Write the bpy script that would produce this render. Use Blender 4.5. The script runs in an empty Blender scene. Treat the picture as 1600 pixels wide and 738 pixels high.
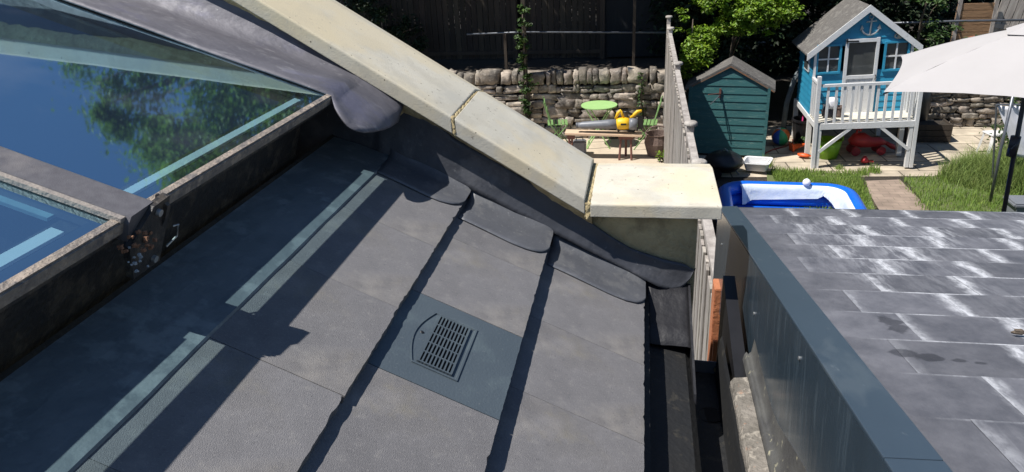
import bpy, bmesh, math, random
from mathutils import Vector, Matrix, noise
from math import radians as R, sin, cos, tan, pi
C = bpy.context.scene.collection
SC = bpy.context.scene
random.seed(7)
H = 3.8                                   # height of the camera above the garden ground

# ------------------------------------------------------------------ camera
PITCH, ROLL, YAW = 23.531, -2.766, 10.513
fw = Vector((-sin(R(YAW))*cos(R(PITCH)), cos(R(YAW))*cos(R(PITCH)), -sin(R(PITCH))))
r0 = Vector((cos(R(YAW)), sin(R(YAW)), 0)); u0 = r0.cross(fw)
rt = r0*cos(R(ROLL)) + u0*sin(R(ROLL)); up = -r0*sin(R(ROLL)) + u0*cos(R(ROLL))
cd = bpy.data.cameras.new('camera'); cam = bpy.data.objects.new('camera', cd); C.objects.link(cam)
M = Matrix((rt, up, -fw)).transposed().to_4x4(); M.translation = Vector((0, 0, H)); cam.matrix_world = M
cd.sensor_width = 36; cd.lens = 1150/1600*36; cd.clip_end = 500; cd.clip_start = 0.02
SC.camera = cam
# ------------------------------------------------------------------ light
SUN = Vector((-1, -0.46, 1.82)).normalized()
EL = math.asin(SUN.z); AZ = math.atan2(SUN.x, SUN.y)
w = bpy.data.worlds.new('World'); SC.world = w; w.use_nodes = True
nt = w.node_tree; bg = nt.nodes['Background']; sky = nt.nodes.new('ShaderNodeTexSky')
sky.sky_type = 'NISHITA'; sky.sun_disc = False; sky.sun_elevation = EL; sky.sun_rotation = AZ
sky.air_density = 1.0; sky.dust_density = 0.2; sky.ozone_density = 4.5
nt.links.new(sky.outputs[0], bg.inputs[0]); bg.inputs[1].default_value = 0.07
sl = bpy.data.lights.new('sun', 'SUN'); so = bpy.data.objects.new('sun', sl); C.objects.link(so)
sl.energy = 5.0; sl.angle = R(0.5); sl.color = (1, 0.96, 0.90)
so.rotation_euler = SUN.to_track_quat('Z', 'Y').to_euler()
SC.view_settings.view_transform = 'Standard'; SC.view_settings.look = 'None'
SC.view_settings.exposure = 0.5; SC.view_settings.gamma = 1
SC.cycles.transparent_max_bounces = 12

# ------------------------------------------------------------------ helpers
def at(px, py, x=None, y=None, z=None):
    """world point of a photo direction on a real plane (z measured from the camera height)"""
    d = rt*(px-800) - up*(py-369) + fw*1150
    k = x/d.x if x is not None else (y/d.y if y is not None else z/d.z)
    p = d*k; p.z += H; return p

MATS = {}
def mat(name, col, rough=0.8, col2=None, scale=8, amt=0.5, bump=0.0, bscale=60, metal=0.0, spec=0.5, stretch=(1,1,1),
        island=0.0, objr=0.0, pits=None, spots=None, sheen=0, coat=0, trans=0):
    if name in MATS: return MATS[name]
    m = bpy.data.materials.new(name); m.use_nodes = True; t = m.node_tree; N = t.nodes; L = t.links
    b = N['Principled BSDF']; b.inputs['Roughness'].default_value = rough; b.inputs['Metallic'].default_value = metal
    b.inputs['Specular IOR Level'].default_value = spec
    if coat: b.inputs['Coat Weight'].default_value = coat
    tc = N.new('ShaderNodeTexCoord'); mp = N.new('ShaderNodeMapping'); mp.inputs['Scale'].default_value = stretch
    L.new(tc.outputs['Object'], mp.inputs[0])
    cur = None
    c4 = lambda c: (c[0], c[1], c[2], 1)
    if col2 is None: col2 = tuple(c*0.72 for c in col)
    n = N.new('ShaderNodeTexNoise'); n.inputs['Scale'].default_value = scale; n.inputs['Detail'].default_value = 8
    n.inputs['Roughness'].default_value = 0.65; L.new(mp.outputs[0], n.inputs['Vector'])
    rp = N.new('ShaderNodeValToRGB'); rp.color_ramp.elements[0].position = 0.5-0.16*amt-.02; rp.color_ramp.elements[1].position = 0.5+0.16*amt
    rp.color_ramp.elements[0].color = c4(col2); rp.color_ramp.elements[1].color = c4(col)
    L.new(n.outputs['Fac'], rp.inputs[0]); cur = rp.outputs[0]
    if island:
        g = N.new('ShaderNodeNewGeometry'); hs = N.new('ShaderNodeHueSaturation')
        ma = N.new('ShaderNodeMapRange'); ma.inputs['To Min'].default_value = 1-island; ma.inputs['To Max'].default_value = 1+island
        L.new(g.outputs['Random Per Island'], ma.inputs[0]); L.new(ma.outputs[0], hs.inputs['Value'])
        mh = N.new('ShaderNodeMapRange'); mh.inputs['To Min'].default_value = 0.485; mh.inputs['To Max'].default_value = 0.515
        fr = N.new('ShaderNodeMath'); fr.operation = 'FRACT'; mu = N.new('ShaderNodeMath'); mu.operation = 'MULTIPLY'; mu.inputs[1].default_value = 7.31
        L.new(g.outputs['Random Per Island'], mu.inputs[0]); L.new(mu.outputs[0], fr.inputs[0]); L.new(fr.outputs[0], mh.inputs[0]); L.new(mh.outputs[0], hs.inputs['Hue'])
        L.new(cur, hs.inputs['Color']); cur = hs.outputs[0]
    if objr:
        oi = N.new('ShaderNodeObjectInfo'); hs = N.new('ShaderNodeHueSaturation'); ma = N.new('ShaderNodeMapRange'); ma.inputs['To Min'].default_value = 1-objr; ma.inputs['To Max'].default_value = 1+objr
        L.new(oi.outputs['Random'], ma.inputs[0]); L.new(ma.outputs[0], hs.inputs['Value']); L.new(cur, hs.inputs['Color']); cur = hs.outputs[0]
    if spots:   # list of (scale, threshold, colour, strength)
        for (s, th, c, st) in spots:
            n2 = N.new('ShaderNodeTexNoise'); n2.inputs['Scale'].default_value = s; n2.inputs['Detail'].default_value = 6; n2.inputs['Roughness'].default_value = .6
            L.new(mp.outputs[0], n2.inputs['Vector'])
            r2 = N.new('ShaderNodeValToRGB'); r2.color_ramp.elements[0].position = th-.07; r2.color_ramp.elements[1].position = min(1, th+.015)
            r2.color_ramp.elements[1].color = (st, st, st, 1); L.new(n2.outputs['Fac'], r2.inputs[0])
            mx = N.new('ShaderNodeMixRGB'); mx.inputs[2].default_value = c4(c); L.new(r2.outputs[0], mx.inputs[0]); L.new(cur, mx.inputs[1]); cur = mx.outputs[0]
    if pits:   # (scale, radius, colour): small air holes
        vo = N.new('ShaderNodeTexVoronoi'); vo.inputs['Scale'].default_value = pits[0]; L.new(tc.outputs['Object'], vo.inputs['Vector'])
        r3 = N.new('ShaderNodeMapRange'); r3.inputs[1].default_value = pits[1]; r3.inputs[2].default_value = pits[1]*.6; L.new(vo.outputs['Distance'], r3.inputs[0])
        sp_ = N.new('ShaderNodeSeparateColor'); L.new(vo.outputs['Color'], sp_.inputs[0]); gt_ = N.new('ShaderNodeMath'); gt_.operation = 'GREATER_THAN'; gt_.inputs[1].default_value = .80
        L.new(sp_.outputs[0], gt_.inputs[0]); mm_ = N.new('ShaderNodeMath'); mm_.operation = 'MULTIPLY'; L.new(r3.outputs[0], mm_.inputs[0]); L.new(gt_.outputs[0], mm_.inputs[1])
        mx = N.new('ShaderNodeMixRGB'); mx.inputs[2].default_value = c4(pits[2]); L.new(mm_.outputs[0], mx.inputs[0]); L.new(cur, mx.inputs[1]); cur = mx.outputs[0]
    L.new(cur, b.inputs['Base Color'])
    if bump:
        nb = N.new('ShaderNodeTexNoise'); nb.inputs['Scale'].default_value = bscale; nb.inputs['Detail'].default_value = 6
        L.new(mp.outputs[0], nb.inputs['Vector']); bu = N.new('ShaderNodeBump'); bu.inputs['Strength'].default_value = bump; bu.inputs['Distance'].default_value = 0.01
        L.new(nb.outputs['Fac'], bu.inputs['Height']); L.new(bu.outputs[0], b.inputs['Normal'])
    if trans:
        b.inputs['Subsurface Weight'].default_value = 0
        tr = N.new('ShaderNodeBsdfTranslucent'); ms = N.new('ShaderNodeMixShader'); ms.inputs[0].default_value = trans
        L.new(cur, tr.inputs[0]); L.new(b.outputs[0], ms.inputs[1]); L.new(tr.outputs[0], ms.inputs[2]); L.new(ms.outputs[0], N['Material Output'].inputs[0])
    MATS[name] = m; return m

def tag(o, label=None, cat=None, group=None, kind=None):
    if label: o['label'] = label
    if cat: o['category'] = cat
    if group: o['group'] = group
    if kind: o['kind'] = kind
    return o
def empty(name, label, cat, loc=(0,0,0), rot=(0,0,0), group=None):
    o = bpy.data.objects.new(name, None); C.objects.link(o); o.location = loc; o.rotation_euler = rot; o.empty_display_size = .1
    return tag(o, label, cat, group)

class MB:
    def __init__(s): s.bm = bmesh.new()
    def v(s, p): return s.bm.verts.new(p)
    def quadmesh(s, grid):   # grid of points -> sheet
        g = [[s.v(p) for p in row] for row in grid]
        for i in range(len(g)-1):
            for j in range(len(g[0])-1):
                s.bm.faces.new((g[i][j], g[i+1][j], g[i+1][j+1], g[i][j+1]))
        return g
    def poly(s, pts): s.bm.faces.new([s.v(p) for p in pts])
    def box(s, c, d, rot=None, bev=0):
        b = bmesh.ops.create_cube(s.bm, size=1); vs = b['verts']
        m = Matrix.Translation(Vector(c)) @ ((rot.to_4x4() if rot is not None else Matrix()) ) @ Matrix.Diagonal((d[0], d[1], d[2], 1))
        bmesh.ops.transform(s.bm, matrix=m, verts=vs)
        if bev:
            es = list({e for v in vs for e in v.link_edges}); bmesh.ops.bevel(s.bm, geom=es, offset=bev, segments=2, affect='EDGES')
    def bar(s, a, b, w, d, upv=(0,0,1), bev=0):   # rectangular bar between two points
        a = Vector(a); b = Vector(b); y = (b-a); l = y.length; y.normalize(); upv = Vector(upv)
        x = y.cross(upv); 
        if x.length < 1e-4: x = y.cross(Vector((1,0,0)))
        x.normalize(); z = x.cross(y)
        s.box((a+b)/2, (w, l, d), Matrix((x, y, z)).transposed(), bev)
    def tube(s, pts, r, n=8, cap=True):
        pts = [Vector(p) for p in pts]; rs = r if isinstance(r, (list, tuple)) else [r]*len(pts); rings = []
        for i, p in enumerate(pts):
            t = (pts[min(i+1, len(pts)-1)] - pts[max(i-1, 0)]).normalized()
            a = t.cross(Vector((0,0,1)));
            if a.length < 0.05: a = t.cross(Vector((1,0,0)))
            a.normalize(); b = t.cross(a)
            rings.append([s.v(p + (a*cos(2*pi*k/n) + b*sin(2*pi*k/n))*rs[i]) for k in range(n)])
        for i in range(len(rings)-1):
            for k in range(n): s.bm.faces.new((rings[i][k], rings[i][(k+1)%n], rings[i+1][(k+1)%n], rings[i+1][k]))
        if cap:
            s.bm.faces.new(rings[0][::-1]); s.bm.faces.new(rings[-1])
    def lathe(s, prof, c=(0,0,0), n=24, sx=1, sy=1):
        c = Vector(c); rings = []
        for (r, z) in prof:
            rings.append([s.v(c + Vector((r*cos(2*pi*k/n)*sx, r*sin(2*pi*k/n)*sy, z))) for k in range(n)])
        for i in range(len(rings)-1):
            for k in range(n): s.bm.faces.new((rings[i][k], rings[i][(k+1)%n], rings[i+1][(k+1)%n], rings[i+1][k]))
    def prism(s, pts, vec):   # extrude a polygon along vec
        vec = Vector(vec); a = [s.v(p) for p in pts]; b = [s.v(Vector(p)+vec) for p in pts]; n = len(a)
        s.bm.faces.new(a[::-1]); s.bm.faces.new(b)
        for i in range(n): s.bm.faces.new((a[i], a[(i+1)%n], b[(i+1)%n], b[i]))
    def build(s, name, m, parent=None, smooth=False, loc=None, rot=None, label=None, solid=0, bevel=0):
        bmesh.ops.recalc_face_normals(s.bm, faces=s.bm.faces)
        me = bpy.data.meshes.new(name); s.bm.to_mesh(me); s.bm.free()
        for mm in (m if isinstance(m, (list, tuple)) else [m]): me.materials.append(mm)
        if smooth:
            for p in me.polygons: p.use_smooth = True
        o = bpy.data.objects.new(name, me); C.objects.link(o)
        if parent: o.parent = parent
        if loc: o.location = loc
        if rot: o.rotation_euler = rot
        if label: o['label'] = label
        if solid:
            q = o.modifiers.new('s', 'SOLIDIFY'); q.thickness = solid; q.offset = 0
        if bevel:
            q = o.modifiers.new('b', 'BEVEL'); q.width = bevel; q.segments = 2; q.limit_method = 'ANGLE'
        return o
def copytree(o, parent=None):
    c = o.copy(); C.objects.link(c); c.parent = parent
    for k in list(o.children): copytree(k, c)
    return c
def nz(x, y, z=0, s=1): return noise.noise(Vector((x*s, y*s, z*s)))

# ------------------------------------------------------------------ materials
m_slate = mat('slate_composite', (.180,.175,.180), .8, (.132,.129,.134), 7, .9, .34, 560, spec=.3, objr=.10,
              spots=[(2.2,.6,(.27,.25,.225),.6),(3.1,.62,(.125,.122,.13),.6),(28,.64,(.25,.24,.225),.3),(6.5,.58,(.13,.125,.125),.45),(230,.63,(.29,.28,.27),.32),(5,.66,(.24,.215,.15),.35),(150,.66,(.09,.09,.095),.5)])
m_lead = mat('lead_dark', (.075,.078,.09), .48, (.045,.048,.058), 5, .9, .35, 25, metal=.25, spots=[(9,.62,(.13,.13,.14),.5),(70,.7,(.2,.2,.2),.4)])
m_leadl = mat('lead_bright', (.155,.15,.168), .6, (.085,.083,.10), 4.5, 1.2, .45, 16, metal=.3, spots=[(12,.62,(.24,.235,.25),.5),(90,.72,(.45,.45,.45),.4),(3.2,.58,(.13,.13,.19),.6)], stretch=(1,2.2,1))
m_flap = mat('lead_soaker', (.125,.13,.145), .5, (.09,.095,.108), 9, 1, .10, 120, metal=.2, spots=[(14,.6,(.2,.2,.2),.4),(110,.68,(.3,.3,.3),.4)])
m_cop = mat('cast_stone_coping', (.55,.52,.44), .9, (.50,.465,.38), 5, 1.2, .14, 260, pits=(58,.15,(.09,.075,.05)),
            spots=[(2.3,.58,(.46,.44,.38),.5),(26,.69,(.44,.40,.31),.4),(1.7,.60,(.55,.47,.31),.5),(60,.71,(.12,.10,.07),.9),(4,.62,(.38,.37,.33),.5),(9,.58,(.42,.39,.32),.5),(3,.55,(.57,.48,.31),.55),(120,.66,(.40,.37,.30),.5)])
m_mortar = mat('yellow_mortar', (.52,.43,.24), .95, (.33,.25,.13), 25, 1, 1.0, 70)
m_render = mat('sandy_render', (.50,.42,.24), .95, (.33,.27,.15), 9, 1, .9, 60, spots=[(5,.6,(.17,.14,.08),.6)])
m_brick = mat('wall_render', (.40,.36,.28), .9, None, 4, 1, .5, 40)
m_alu = mat('anthracite_aluminium', (.048,.072,.098), .36, (.038,.058,.082), 3, 1, .06, 20, spec=.8, metal=.15,
            spots=[(9,.62,(.10,.125,.145),.4),(38,.72,(.25,.28,.30),.4)], stretch=(1,.4,1))
m_fascia = mat('glossy_grey_fascia', (.028,.045,.062), .22, (.022,.036,.05), 3, 1, .05, 12, spec=.7, metal=0,
            spots=[(16,.62,(.075,.105,.13),.4),(34,.70,(.16,.19,.21),.3)], stretch=(1,3.5,.35))
m_capm = m_alu
m_black = mat('black_rubber', (.008,.009,.011), .65, (.013,.013,.013), 8, 1, .3, 60, spots=[(26,.66,(.05,.045,.035),.5)])
m_frame = mat('dark_frame', (.016,.017,.019), .5, (.03,.026,.023), 20, 1, .4, 90, spots=[(25,.58,(.10,.08,.06),.5)])
m_trim = mat('dusty_frame_edge', (.30,.25,.20), .7, (.12,.11,.11), 28, 1, .5, 150, spots=[(45,.6,(.45,.36,.28),.6)])
m_barm = mat('brushed_grey_bar', (.15,.145,.155), .55, (.11,.105,.115), 60, 1, .12, 500, metal=.35, spots=[(6,.6,(.24,.22,.21),.5)])
m_bared = mat('dusty_bar_edge', (.32,.28,.24), .75, (.2,.18,.17), 40, 1, .3, 200)
m_cyan = mat('white_seal', (.92,.94,.94), .6, (.9,.93,.93), 5, .5)
m_room = mat('skylight_shaft', (.012,.055,.17), .8, (.008,.04,.13), 2, 1)
m_wood_g = mat('weathered_timber', (.36,.33,.30), .9, (.17,.15,.135), 9, 1, .7, 60, stretch=(1,1,.15), island=.25, spots=[(20,.62,(.42,.40,.37),.5)])
m_wood_o = mat('orange_timber', (.45,.17,.08), .7, (.35,.13,.06), 12, 1, .4, 60)
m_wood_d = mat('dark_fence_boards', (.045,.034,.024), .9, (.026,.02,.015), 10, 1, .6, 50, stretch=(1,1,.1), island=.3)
m_wood_n = mat('pale_plank', (.62,.46,.32), .8, (.54,.39,.27), 6, 1, .3, 60, stretch=(.2,1,1))
m_stone = mat('garden_stone', (.37,.315,.255), .95, (.19,.16,.13), 9, 1, 1.0, 30, island=.6, spots=[(4,.55,(.08,.075,.07),.6),(14,.62,(.40,.36,.31),.5)])
m_soil = mat('dark_soil', (.035,.028,.02), .95, (.02,.016,.012), 6, 1, 1, 20, spots=[(40,.66,(.16,.12,.08),.6)])
m_litter = m_soil
m_shed = mat('green_shed_paint', (.034,.125,.128), .6, (.024,.092,.096), 6, 1, .3, 60, stretch=(.3,1,1.5), spots=[(18,.63,(.09,.17,.16),.5),(50,.7,(.3,.35,.32),.5)])
m_felt = mat('roof_felt', (.14,.13,.12), .95, (.08,.075,.07), 30, 1, .8, 120, spots=[(10,.6,(.21,.20,.18),.5)])
m_blue = mat('turquoise_paint', (.025,.26,.42), .55, (.02,.21,.35), 6, 1, .25, 60, stretch=(.4,1,1), spots=[(25,.66,(.12,.36,.45),.4)])
m_white = mat('white_paint', (.64,.64,.645), .6, (.58,.58,.57), 10, 1, .2, 60, spots=[(20,.66,(.42,.41,.38),.45)])
m_pane = mat('dark_pane', (.07,.075,.075), .12, (.045,.05,.05), 5, 1, spec=.8)
m_metal = mat('silver_metal', (.45,.46,.46), .4, metal=.8)
m_canvas = mat('cream_canvas', (.46,.44,.435), .9, (.435,.415,.41), 2, 1, .15, 500, trans=.12)
m_navy = mat('navy_metal', (.018,.022,.035), .4)
m_greym = mat('grey_metal', (.16,.17,.19), .4, metal=.5)
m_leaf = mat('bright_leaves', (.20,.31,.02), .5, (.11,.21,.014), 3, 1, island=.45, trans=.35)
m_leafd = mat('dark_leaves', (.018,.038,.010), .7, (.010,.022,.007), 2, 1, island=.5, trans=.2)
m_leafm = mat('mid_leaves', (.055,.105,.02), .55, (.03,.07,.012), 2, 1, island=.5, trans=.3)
m_grass = mat('lawn_blades', (.24,.34,.07), .7, (.15,.24,.04), 1.5, 1, island=.4, trans=.3)
m_bark = mat('bark', (.13,.10,.075), .95, (.07,.055,.04), 9, 1, 1, 25, stretch=(1,1,.2))
m_green = mat('lime_metal_paint', (.32,.52,.20), .5, (.28,.47,.17), 8, 1)
m_greend = mat('dull_green_paint', (.17,.30,.10), .6, (.12,.22,.08), 12, 1)  # darker, duller green than the table, for the chairs
m_yellow = mat('yellow_plastic', (.75,.46,.015), .45, (.68,.40,.01), 8, 1)
m_plgrey = mat('grey_plastic', (.17,.18,.20), .45, (.13,.14,.16), 20, 1)
m_plblack = mat('black_plastic', (.012,.012,.014), .4)
m_red = mat('red_plastic', (.42,.025,.03), .45, (.33,.02,.025), 8, 1)
m_orange = mat('orange_plastic', (.8,.11,.02), .5)
m_lime = mat('lime_plastic', (.20,.42,.015), .5)
m_poolb = mat('blue_vinyl', (.008,.13,.62), .3, (.006,.10,.52), 3, 1, .2, 8, spec=.6)
m_poolw = mat('white_vinyl', (.72,.76,.80), .4, (.58,.66,.74), 6, 1, .8, 9)
m_terra = mat('terracotta', (.42,.14,.07), .9, (.3,.1,.05), 8, 1)
m_rust = mat('brown_metal', (.17,.075,.055), .7, (.12,.05,.04), 20, 1)
m_pink = mat('pink_plastic', (.75,.06,.25), .5)
m_fabricw = mat('white_cloth', (.75,.74,.77), .9, (.66,.66,.70), 6, 1)
m_basket = mat('wicker', (.17,.12,.10), .9, (.09,.06,.05), 30, 1, 1, 60)

def paving_mat(name, c1, c2, cm, bw, rh, sq=0, off=.5, mort=.012):
    m = bpy.data.materials.new(name); m.use_nodes = True; t = m.node_tree; N = t.nodes; L = t.links; b = N['Principled BSDF']
    b.inputs['Roughness'].default_value = .9
    tc = N.new('ShaderNodeTexCoord'); br = N.new('ShaderNodeTexBrick'); br.inputs['Scale'].default_value = 1
    br.inputs['Brick Width'].default_value = bw; br.inputs['Row Height'].default_value = rh; br.inputs['Mortar Size'].default_value = mort
    br.offset = off; br.inputs['Color1'].default_value = (*c1, 1); br.inputs['Color2'].default_value = (*c2, 1); br.inputs['Mortar'].default_value = (*cm, 1)
    L.new(tc.outputs['Object'], br.inputs['Vector'])
    n = N.new('ShaderNodeTexNoise'); n.inputs['Scale'].default_value = 3.5; n.inputs['Detail'].default_value = 8; L.new(tc.outputs['Object'], n.inputs['Vector'])
    mr = N.new('ShaderNodeMapRange'); mr.inputs[1].default_value = .3; mr.inputs[2].default_value = .7; mr.inputs[3].default_value = .65; mr.inputs[4].default_value = 1.15
    L.new(n.outputs[0], mr.inputs[0]); mx = N.new('ShaderNodeVectorMath'); mx.operation = 'SCALE'
    L.new(br.outputs[0], mx.inputs[0]); L.new(mr.outputs[0], mx.inputs['Scale']); L.new(mx.outputs[0], b.inputs['Base Color'])
    return m
m_pave = paving_mat('sandstone_flags', (.50,.43,.33), (.40,.34,.26), (.13,.11,.08), .62, .46)
m_path = paving_mat('pinkish_path_blocks', (.30,.23,.18), (.25,.19,.15), (.20,.16,.12), .21, .11, mort=.006)

def nslate_mat():
    """grey slate with lime bloom: follows each slate's own side joints and runs down the slope"""
    m = bpy.data.materials.new('limed_slate'); m.use_nodes = True; t = m.node_tree; N = t.nodes; L = t.links; b = N['Principled BSDF']
    b.inputs['Roughness'].default_value = .62
    tc = N.new('ShaderNodeTexCoord'); geo = N.new('ShaderNodeNewGeometry'); oi = N.new('ShaderNodeObjectInfo')
    def noi(vec, sc, det=8, rough=.65, st=(1,1,1)):
        mp = N.new('ShaderNodeMapping'); mp.inputs['Scale'].default_value = st; L.new(vec, mp.inputs[0])
        n = N.new('ShaderNodeTexNoise'); n.inputs['Scale'].default_value = sc; n.inputs['Detail'].default_value = det; n.inputs['Roughness'].default_value = rough
        L.new(mp.outputs[0], n.inputs['Vector']); return n.outputs['Fac']
    def ramp(x, a, bb, lo=0, hi=1):
        r = N.new('ShaderNodeMapRange'); r.inputs[1].default_value = a; r.inputs[2].default_value = bb; r.inputs[3].default_value = lo; r.inputs[4].default_value = hi
        L.new(x, r.inputs[0]); return r.outputs[0]
    def mth(op, a, bb=None):
        q = N.new('ShaderNodeMath'); q.operation = op
        for i, x in enumerate((a, bb)):
            if x is None: continue
            if isinstance(x, (int, float)): q.inputs[i].default_value = x
            else: L.new(x, q.inputs[i])
        return q.outputs[0]
    P_ = geo.outputs['Position']; sp = N.new('ShaderNodeSeparateXYZ'); L.new(tc.outputs['Object'], sp.inputs[0])
    spw = N.new('ShaderNodeSeparateXYZ'); L.new(P_, spw.inputs[0])
    big = noi(P_, 1.9, 3, .5, (1.3,.55,.5))
    wob = mth('MULTIPLY', mth('SUBTRACT', noi(P_, 14, 5), .5), .06)
    xa = mth('ABSOLUTE', mth('ADD', sp.outputs[0], wob))          # distance from slate centre across the slope
    joint = ramp(xa, .076, .098)                                    # near side joints
    streak = ramp(noi(P_, 60, 8, .7, (1.0,.12,.3)), .47, .58)
    fine = ramp(noi(P_, 70, 8, .75, (1,.3,.3)), .44, .54)
    right = ramp(spw.outputs[0], .40, .60)
    e = mth('MULTIPLY', mth('MULTIPLY', mth('MULTIPLY', joint, ramp(big, .34, .50, .35, 1)), ramp(fine, 0, 1, .4, 1)), right)
    e2 = mth('MULTIPLY', mth('MULTIPLY', streak, ramp(big, .46, .60)), mth('MULTIPLY', right, ramp(xa, .02, .095, .15, .6)))
    ya = ramp(sp.outputs[1], .0765, .0812)                          # the head of the exposed part, under the next slate
    yb = ramp(sp.outputs[1], -.079, -.0832)
    e3 = mth('MULTIPLY', mth('MAXIMUM', ya, yb), mth('MULTIPLY', ramp(noi(P_, 4.5, 5, .6), .42, .54), ramp(fine, 0, 1, .5, 1)))
    e3 = mth('MULTIPLY', e3, ramp(spw.outputs[0], .4, .6))
    e4 = mth('MULTIPLY', ramp(xa, .090, .099), mth('MULTIPLY', ramp(noi(P_, 4.5, 4, .6), .22, .32), mth('MULTIPLY', right, ramp(fine, 0, 1, .55, 1))))
    tot = mth('MINIMUM', mth('MAXIMUM', mth('MAXIMUM', mth('MAXIMUM', e, e2), e3), e4), 1.0)
    tot = mth('MULTIPLY', tot, .82)
    base = N.new('ShaderNodeValToRGB'); base.color_ramp.elements[0].position = .3; base.color_ramp.elements[1].position = .75
    base.color_ramp.elements[0].color = (.060,.062,.075,1); base.color_ramp.elements[1].color = (.155,.155,.172,1)
    L.new(noi(P_, 12, 9, .7, (1,.7,1)), base.inputs[0])
    hs = N.new('ShaderNodeHueSaturation'); L.new(base.outputs[0], hs.inputs['Color']); L.new(ramp(oi.outputs['Random'], 0, 1, .8, 1.15), hs.inputs['Value'])
    mx = N.new('ShaderNodeMixRGB'); L.new(tot, mx.inputs[0]); L.new(hs.outputs[0], mx.inputs[1]); mx.inputs[2].default_value = (.58,.59,.62,1)
    # damp puddle stains near the capping
    wet = None
    for (wx, wy, wr, ws) in ((.490,1.365,.024,1.5),(.500,1.320,.022,1.3),(.462,1.185,.026,.7),(.500,1.170,.024,.8),(.540,1.160,.016,.6),(.575,1.155,.012,.5)):
        cb = N.new('ShaderNodeVectorMath'); cb.operation = 'SUBTRACT'; L.new(P_, cb.inputs[0]); cb.inputs[1].default_value = (wx, wy, 0)
        sc = N.new('ShaderNodeVectorMath'); sc.operation = 'MULTIPLY'; L.new(cb.outputs[0], sc.inputs[0]); sc.inputs[1].default_value = (1, 1/ws, 0)
        ln = N.new('ShaderNodeVectorMath'); ln.operation = 'LENGTH'; L.new(sc.outputs[0], ln.inputs[0])
        dd = mth('ADD', ln.outputs['Value'], mth('MULTIPLY', mth('SUBTRACT', noi(P_, 22, 3), .5), .05))
        f_ = ramp(dd, wr, wr-.006); wet = f_ if wet is None else mth('MAXIMUM', wet, f_)
    mw = N.new('ShaderNodeMixRGB'); mw.blend_type = 'MULTIPLY'; L.new(mth('MULTIPLY', wet, .72), mw.inputs[0]); L.new(mx.outputs[0], mw.inputs[1]); mw.inputs[2].default_value = (.25,.25,.27,1)
    L.new(mw.outputs[0], b.inputs['Base Color'])
    bu = N.new('ShaderNodeBump'); bu.inputs['Strength'].default_value = .5; bu.inputs['Distance'].default_value = .004
    L.new(noi(P_, 45, 8, .7, (1,.6,1)), bu.inputs['Height']); L.new(bu.outputs[0], b.inputs['Normal'])
    return m
m_nslate = nslate_mat()

def glass_mat():
    m = bpy.data.materials.new('tinted_mirror_glass'); m.use_nodes = True; t = m.node_tree; N = t.nodes; L = t.links
    for n in list(N):
        if n.type != 'OUTPUT_MATERIAL': N.remove(n)
    out = N['Material Output']; tr = N.new('ShaderNodeBsdfTransparent'); tr.inputs[0].default_value = (.72,.95,1,1)
    gl = N.new('ShaderNodeBsdfGlossy'); gl.inputs['Roughness'].default_value = .03; gl.inputs[0].default_value = (.56,.86,1,1)
    df = N.new('ShaderNodeBsdfDiffuse'); df.inputs[0].default_value = (.32,.34,.36,1)
    tc = N.new('ShaderNodeTexCoord'); n1 = N.new('ShaderNodeTexNoise'); n1.inputs['Scale'].default_value = 3; n1.inputs['Detail'].default_value = 7
    L.new(tc.outputs['Object'], n1.inputs['Vector']); mr = N.new('ShaderNodeMapRange'); mr.inputs[1].default_value = .52; mr.inputs[2].default_value = .8; mr.inputs[3].default_value = .02; mr.inputs[4].default_value = .16
    L.new(n1.outputs[0], mr.inputs[0])
    nb = N.new('ShaderNodeTexNoise'); nb.inputs['Scale'].default_value = 4; L.new(tc.outputs['Object'], nb.inputs['Vector'])
    bu = N.new('ShaderNodeBump'); bu.inputs['Strength'].default_value = .04; bu.inputs['Distance'].default_value = .01; L.new(nb.outputs[0], bu.inputs['Height']); L.new(bu.outputs[0], gl.inputs['Normal'])
    fr = N.new('ShaderNodeFresnel'); fr.inputs[0].default_value = 1.52; mu = N.new('ShaderNodeMath'); mu.operation = 'MULTIPLY'; mu.inputs[1].default_value = 4.8; mu.use_clamp = True
    L.new(fr.outputs[0], mu.inputs[0]); mi = N.new('ShaderNodeMath'); mi.operation = 'MINIMUM'; mi.inputs[1].default_value = .64; L.new(mu.outputs[0], mi.inputs[0])
    a = N.new('ShaderNodeMixShader'); L.new(mi.outputs[0], a.inputs[0]); L.new(tr.outputs[0], a.inputs[1]); L.new(gl.outputs[0], a.inputs[2])
    b = N.new('ShaderNodeMixShader'); L.new(mr.outputs[0], b.inputs[0]); L.new(a.outputs[0], b.inputs[1]); L.new(df.outputs[0], b.inputs[2])
    L.new(b.outputs[0], out.inputs[0]); return m
m_glass = glass_mat()

# ================================================================== THE GROUND
g = MB(); n = 60
g.poly([(-60,-25,-.012),(60,-25,-.012),(60,90,-.012),(-60,90,-.012)])
tag(g.build('ground', m_soil), kind='structure')
g = MB(); g.poly([(-5,9.2,0),(.44,9.2,0),(.44,13.1,0),(-5,13.1,0)]); tag(g.build('patio', mat('pale_patio', (.50,.42,.32), .9, (.40,.33,.25), 4, 1, .3, 30)), kind='structure')
g = MB(); g.poly([(.5,11.25,-.004),(9,11.25,-.004),(9,14.1,-.004),(.5,14.1,-.004)]); tag(g.build('paving', m_pave, rot=(0,0,R(3))), kind='structure')
bpy.data.objects['paving'].location = (.45,-.3,0)
g = MB(); g.poly([at(1352,283,z=-H), at(1406,281,z=-H), at(1475,350,z=-H), at(1375,350,z=-H)]); tag(g.build('path', m_path, loc=(0,0,.004)), kind='structure')

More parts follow.
